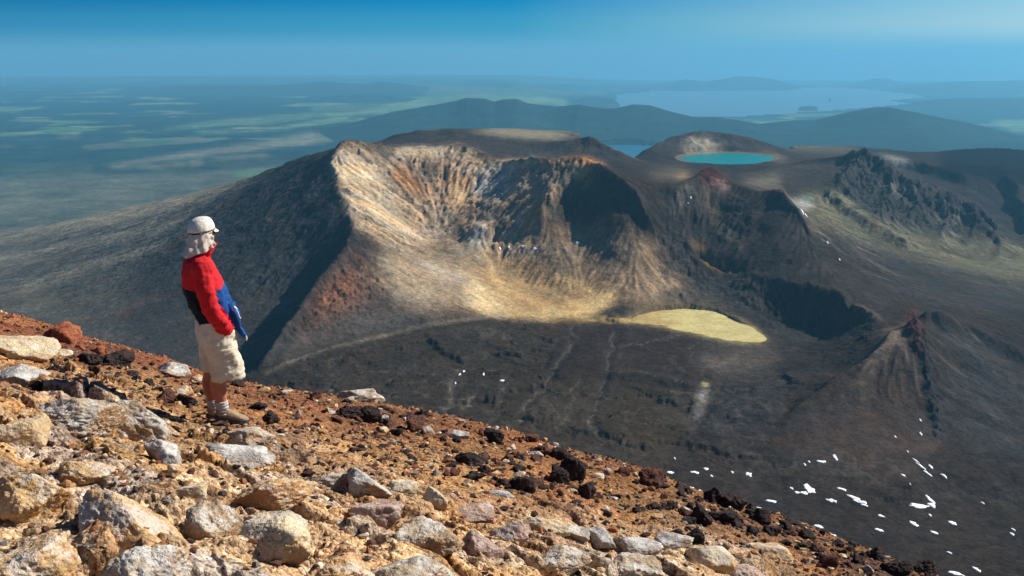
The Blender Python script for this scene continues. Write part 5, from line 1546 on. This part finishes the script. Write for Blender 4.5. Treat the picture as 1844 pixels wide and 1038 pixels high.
parts += [hblob((-.010, 0, .035), (.095, .074, .088)), hblob((.025, 0, -.030), (.066, .062, .075)), hblob((.052, 0, -.075), (.036, .042, .030)), hblob((.085, 0, -.005), (.016, .013, .026)), hblob((.096, 0, -.018), (.013, .014, .011)),
          hblob((.076, 0, -.047), (.014, .024, .007)), hblob((.074, 0, -.058), (.013, .021, .007)), hblob((.070, .032, .030), (.02, .026, .010)), hblob((.070, -.032, .030), (.02, .026, .010)),
          hblob((.052, .042, -.022), (.026, .020, .022)), hblob((.052, -.042, -.022), (.026, .020, .022)), hblob((-.012, .074, -.002), (.019, .009, .030)), hblob((-.012, -.074, -.002), (.019, .009, .030)), hblob((.072, .030, .010), (.012, .014, .009)), hblob((.072, -.030, .010), (.012, .014, .009))]
link('body', fuse('body', parts, .0055, [M_SKIN], 3), parent=person)

def folds(me, fn):
    v = verts(me); nn = norms(me); set_verts(me, v + nn * fn(v)[:, None])
# jacket
jp = [loft([(.030, 0, .775, .150, .178, 2.2), (.022, 0, .84, .158, .185, 2.2), (.000, 0, .94, .160, .178, 2.1), (-.040, 0, 1.06, .162, .172), (-.078, 0, 1.18, .155, .186), (-.094, 0, 1.28, .142, .192), (-.094, 0, 1.35, .118, .170), (-.086, 0, 1.405, .090, .115), (-.072, 0, 1.44, .074, .078), (-.062, 0, 1.475, .072, .074)], 36)]
for A in (ARM, ARML):
    jp.append(loft([(A[0][0], A[0][1] * .80, A[0][2] + .012, .078, .080), (*A[0], .082, .076), (*A[1], .073, .066), (A[2][0] - .008, A[2][1], A[2][2], .066, .060), (*A[3], .060, .054), (A[4][0] - .004, A[4][1], A[4][2] + .02, .050, .044), (A[4][0] + .004, A[4][1], A[4][2] - .012, .043, .038)]))
# loose front of the jacket swinging forward below the belly
jp.append(loft([(.10, -.03, 1.00, .06, .12), (.130, -.05, .93, .046, .115), (.158, -.06, .85, .030, .10), (.192, -.06, .775, .018, .072), (.218, -.055, .735, .010, .035)]))
jp.append(loft([(.085, .05, 1.00, .06, .12), (.125, .06, .90, .055, .11), (.15, .06, .80, .035, .09)]))
jm = fuse('jacket', jp, .0085, [M_RED, M_BLUE, M_NAVY_SHADE, M_CUFF], 3)
armL = np.array(ARM); 
def arm_dist(v):
    best = np.full(len(v), 9.); tt = np.zeros(len(v)); 
    for A in (ARM, ARML):
        A = np.array(A)
        for i in range(len(A) - 1):
            e = A[i + 1] - A[i]; L2 = e @ e
            t = np.clip(((v - A[i]) @ e) / L2, 0, 1.15 if i == 3 else 1)
            d = np.linalg.norm(v - A[i] - t[:, None] * e, axis=1)
            m_ = d < best; best = np.where(m_, d, best); tt = np.where(m_, i + t, tt)
    return best, tt
def jf_(v):
    d, t = arm_dist(v); on = smooth(.095, .075, d)
    w_ = fbm3(v * np.array([1.2, 1.2, .75]), .13, 4, 3) * .022 - .012 * np.abs(fbm3(v * np.array([1., 1., 1.5]), .10, 3, 21)) + .006
    ring = np.sin(t * 15 + 5 * fbm3(v, .16, 2, 8)) * .0034 * smooth(.8, 1.6, t) + np.sin(t * 26 + 6 * fbm3(v, .1, 2, 4)) * .0042 * smooth(2.4, 3.4, t)
    diag = np.sin((v[:, 2] * 38 + v[:, 0] * 30) + 5 * fbm3(v, .18, 2, 6)) * .0055 * (1 - on) * smooth(1.3, 1.0, v[:, 2])
    return w_ + ring * on + diag
folds(jm, jf_)
def jmat(c):
    d, t = arm_dist(c)
    sleeve = (d < .092) & (np.abs(c[:, 1]) > .148 - .02 * smooth(1.2, 1.35, c[:, 2])) & (t < 4)
    line = 1.165 + .05 * np.clip((c[:, 0] - .02) / .1, -1, 1) * 0 - .22 * np.clip(np.abs(c[:, 1]) - .05, 0, .2) + .02
    lo = c[:, 2] < line
    m_ = np.where(lo, np.where(c[:, 0] > -.045 + .10 * (1.0 - c[:, 2]) * 0, 1, 2), 0)
    m_ = np.where(sleeve, 0, m_)
    return np.where((t > 3.97) & (d < .075) & (c[:, 2] < .80), 3, m_)
face_mats(jm, jmat)
jk = link('jacket', jm, parent=person)
def small_tube(name, pts, r, mat, parent):
    co, fc = loft([(*p, r, r) for p in pts], 10)
    me = bpy.data.meshes.new(name); me.from_pydata([tuple(v) for v in co], [], fc)
    me.polygons.foreach_set('use_smooth', np.ones(len(me.polygons), bool))
    return link(name, me, mat, parent)
small_tube('drawcord', [(.135, -.150, .99), (.158, -.153, .955), (.166, -.150, .92), (.178, -.146, .90)], .0055, M_CORD, jk)
small_tube('cord_toggle', [(.128, -.148, 1.002), (.140, -.150, .992), (.148, -.151, .978)], .011, M_CORD, jk)
small_tube('hem_cord', [(.222, -.10, .735), (.226, -.102, .715), (.224, -.10, .695)], .006, M_CORD, jk)
# stand-up collar
t = np.linspace(0, 2 * math.pi, 40, endpoint=False)
def ring_sheet(name, fn, rows_, mat, parent, thick=.004, a0=0., a1=2 * math.pi, closed=True, seg=56):
    th = np.linspace(a0, a1, seg, endpoint=not closed)
    co = []; fc = []
    for k in (0, 1):
        for i in range(rows_ + 1):
            co += [tuple(fn(i / rows_, a_, k * thick)) for a_ in th]
    S_ = len(th); N_ = S_ * (rows_ + 1)
    jn = S_ if closed else S_ - 1
    for k in (0, 1):
        for i in range(rows_):
            for j in range(jn):
                a, b = k * N_ + i * S_ + j, k * N_ + i * S_ + (j + 1) % S_
                q = (a, b, b + S_, a + S_); fc.append(q if k == 0 else q[::-1])
    for j in range(jn):
        for i in (0, rows_):
            a, b = i * S_ + j, i * S_ + (j + 1) % S_
            q = (a, a + N_, b + N_, b); fc.append(q if i == 0 else q[::-1])
    if not closed:
        for i in range(rows_):
            for j in (0, S_ - 1):
                a, b = i * S_ + j, (i + 1) * S_ + j
                q = (a, b, b + N_, a + N_); fc.append(q if j == 0 else q[::-1])
    me = bpy.data.meshes.new(name); me.from_pydata(co, [], fc)
    bm = bmesh.new(); bm.from_mesh(me); bmesh.ops.recalc_face_normals(bm, faces=bm.faces); bm.to_mesh(me); bm.free()
    me.polygons.foreach_set('use_smooth', np.ones(len(me.polygons), bool))
    return link(name, me, mat, parent)
def collar(s, a, k):
    r = .078 + .016 * s - k + .004 * math.sin(5 * a)
    fwd = math.cos(a)
    return (-.064 + (r + .022 * s * max(0, fwd)) * math.cos(a) + .012 * s, r * math.sin(a), 1.43 + s * (.075 + .012 * fwd) + .004 * math.sin(7 * a))
ring_sheet('collar', collar, 6, M_RED, jk)

# shorts
sp = [loft([(.0, 0, .70, .150, .185, 2.3), (.004, 0, .78, .158, .190, 2.3), (.006, 0, .88, .150, .182, 2.2), (.0, 0, .93, .142, .175, 2.1)], 36)]
for (lx, ly, gz, _), q in zip(feet, (1, -1)):
    kx = lx + .03
    zl = .395 if q == 1 else .43
    sp.append(loft([(kx + .016, ly * 1.12, zl, .128, .100, 2.2), (kx + .012, ly * 1.12, .47, .128, .102, 2.2), (kx + .006, ly * 1.06, .58, .128, .104, 2.1), (.004, ly, .70, .132, .104), (0, ly * .9, .80, .128, .100)], 32))
sm_ = fuse('shorts', sp, .008, [M_SHORT], 3)
def sf_(v):
    w_ = fbm3(v * np.array([1, 1, .8]), .12, 4, 12) * .018 - .012 * np.abs(fbm3(v * np.array([.8, .8, 1.6]), .09, 3, 22)) + .006
    dg_ = np.sin((v[:, 2] * 30 - v[:, 0] * 42) + 6 * fbm3(v, .2, 2, 14)) * .0085 * smooth(.86, .66, v[:, 2]) * smooth(-.06, .1, v[:, 0] + .05)
    hz2 = np.sin(v[:, 2] * 70 + 5 * fbm3(v, .12, 2, 15)) * .005 * smooth(.55, .42, v[:, 2])
    return w_ + dg_ + hz2
folds(sm_, sf_)
sh = link('shorts', sm_, parent=person)
# thigh pocket with its flap on the near side
def pocket(s, a, k):
    y_ = -.186 - k * 2.2 - .012 * math.sin(math.pi * s)
    return (.035 + .088 * a + .006 * math.sin(9 * s), y_ + .05 * abs(a) ** 3, .665 - .175 * s + .010 * a)
ring_sheet('pocket', pocket, 8, M_SHORT, sh, .006, -1., 1., False, 14)
ring_sheet('pocket_flap', lambda s, a, k: (.035 + .092 * a, pocket(.05 + .3 * s, a, k)[1] - .010, .672 - .052 * s + .010 * a + .006 * math.sin(5 * a) * s), 4, M_SHORT, sh, .006, -1., 1., False, 14)

# cap: crown, dark strip as painted shade beneath it, brim, neck flap
def hp(x, y, z): return head(np.array([x, y, z]))
def crown(s, a, k):
    ph = s * math.pi / 2
    rx, ry = .116 - k, .097 - k
    cr = math.cos(ph) ** .72
    lump = 1 + .030 * math.sin(2 * a + .6) * math.sin(2 * ph) + .016 * math.sin(5 * a + 3 * s) * math.sin(2 * ph) + .016 * math.sin(3 * a + 1) * math.sin(2 * ph) + .010 * math.sin(9 * a + 4 * s) * (1 - s)
    return hp(-.014 + .016 * s + rx * math.cos(a) * cr * lump, ry * math.sin(a) * cr * lump, .036 + (.104 - k) * math.sin(ph) + .010 * math.cos(a) * (1 - s))
hat = ring_sheet('cap', crown, 16, M_HAT, person, .006, seg=72)
ring_sheet('crown_shade', lambda s, a, k: hp(-.012 + (.107 - k) * math.cos(a), (.090 - k) * math.sin(a), .020 + .018 * s + .010 * math.cos(a)), 2, M_CROWN_SHADE, hat, .004, 1.7, 3.9, False)  # dark strip standing in for shade under the back left of the crown
ring_sheet('visor', lambda s, a, k: hp(-.004 + (.108 + .046 * s * max(0, math.cos(a)) ** .6) * math.cos(a), (.090 + .014 * s * max(0, math.cos(a))) * math.sin(a), .036 - .030 * s * max(0, math.cos(a)) - k + .010 * math.cos(a) - .012 * abs(math.sin(a))), 5, M_HAT, hat, .004, -1.15, 1.15, False, 30)
def flap(s, a, k):
    wv = .012 * s * math.sin(6 * a + 2.2 * s) + .006 * s * math.sin(13 * a - 4 * s) + .007 * math.sin(15 * s + 4 * math.sin(3 * a)) * s ** .5
    back = max(0, -math.cos(a))
    rx = .100 + .062 * s * back + wv - k; ry = .084 + .024 * s + wv - k
    return hp(-.012 + rx * math.cos(a) - .020 * s * back, ry * math.sin(a), .026 - s * (.128 + .058 * back) + .006 * s * math.sin(5 * a + 1))
ring_sheet('neck_flap', flap, 20, M_FLAP, hat, .003, 1.2, 2 * math.pi - 1.2, False, 110)
# sunglasses
gl = []
for s in (-1, 1): gl.append(hblob((.086, s * .033, .012), (.007, .029, .019)))
gl.append(hblob((.094, 0, .016), (.006, .014, .005)))
gm = fuse('sunglasses', gl, .003, [M_LENS], 2)
g_ = link('sunglasses', gm, parent=person)
for s in (-1, 1): small_tube('temple_arm', [tuple(hp(.084, s * .060, .016)), tuple(hp(.050, s * .078, .016)), tuple(hp(-.01, s * .084, .012))], .0035, M_LENS, g_)

# socks and boots
for (lx, ly, gz, pit) in feet:
    c0 = loft([(lx - .006, ly, gz + .055, .048, .044), (lx - .006, ly, gz + .10, .049, .045), (lx - .008, ly, gz + .13, .052, .048), (lx - .012, ly, gz + .165, .054, .050), (lx - .012, ly, gz + .175, .050, .046)], 26)
    so = fuse('sock', [c0], .006, [M_SOCK], 2)
    folds(so, lambda v: np.sin(v[:, 2] * 230 + 3 * fbm3(v, .06, 2, 3)) * .0032)
    link('sock', so, parent=person)
    Rp = np.array(Matrix.Rotation(-pit, 3, 'Y'))
    def tf(p): 
        p = np.asarray(p, float) - np.array([0, 0, .0]); return p @ Rp.T + np.array([lx, ly, gz])
    up = [loft([(-.075, 0, .050, .030, .030), (-.060, 0, .055, .048, .036), (-.01, 0, .058, .050, .040), (.05, 0, .052, .042, .042), (.11, 0, .042, .032, .046), (.165, 0, .036, .026, .042), (.195, 0, .032, .016, .026)], 22)]
    up[0] = (up[0][0], up[0][1])
    up.append(loft([(-.030, 0, .05, .056, .042), (-.026, 0, .085, .056, .044), (-.020, 0, .108, .055, .045)], 22))
    up = [(tf(c_), f_) for c_, f_ in up]
    bt = fuse('boot', up, .006, [M_BOOT], 3)
    folds(bt, lambda v: fbm3(v, .05, 3, 7) * .003)
    ob = link('boot', bt, parent=person)
    sl_ = [(-.086, .0), (-.07, .036), (0, .038), (.06, .044), (.12, .050), (.17, .043), (.205, .02), (.213, 0)]
    ol = [(x_, w_) for x_, w_ in sl_] + [(x_, -w_) for x_, w_ in sl_[::-1][1:-1]]
    ol = catmull(np.array([(x_, w_, 0.) for x_, w_ in ol + ol[:1]]), 5)[:-1]
    nn_ = len(ol); co = []
    for zz_ in (.0, .014, .030):
        for x_, w_, _ in ol:
            co.append((x_, w_, zz_ + .014 * max(0, (x_ - .13) / .08) ** 2))
    fc = [tuple(range(nn_))[::-1], tuple(range(2 * nn_, 3 * nn_))]
    for r_ in range(2):
        for j in range(nn_): fc.append((r_ * nn_ + j, r_ * nn_ + (j + 1) % nn_, (r_ + 1) * nn_ + (j + 1) % nn_, (r_ + 1) * nn_ + j))
    me = bpy.data.meshes.new('sole'); me.from_pydata([tuple(q) for q in tf(np.array(co))], [], fc)
    link('sole', me, M_SOLE, ob)
    lc = [loft([(*tf(np.array([x_, -.030, .075 - .15 * (x_ - .03)])), .004, .004), (*tf(np.array([x_ + .008, 0, .097 - .35 * (x_ - .03)])), .005, .005), (*tf(np.array([x_, .030, .075 - .15 * (x_ - .03)])), .004, .004)], 8) for x_ in (.035, .06, .085, .11)]
    lv_ = []; lf = []; o2 = 0
    for c_, f_ in lc: lv_.append(c_); lf += [tuple(i + o2 for i in q) for q in f_]; o2 += len(c_)
    me = bpy.data.meshes.new('lace'); me.from_pydata([tuple(q) for q in np.vstack(lv_)], [], lf)
    link('lace', me, M_LACE, ob)
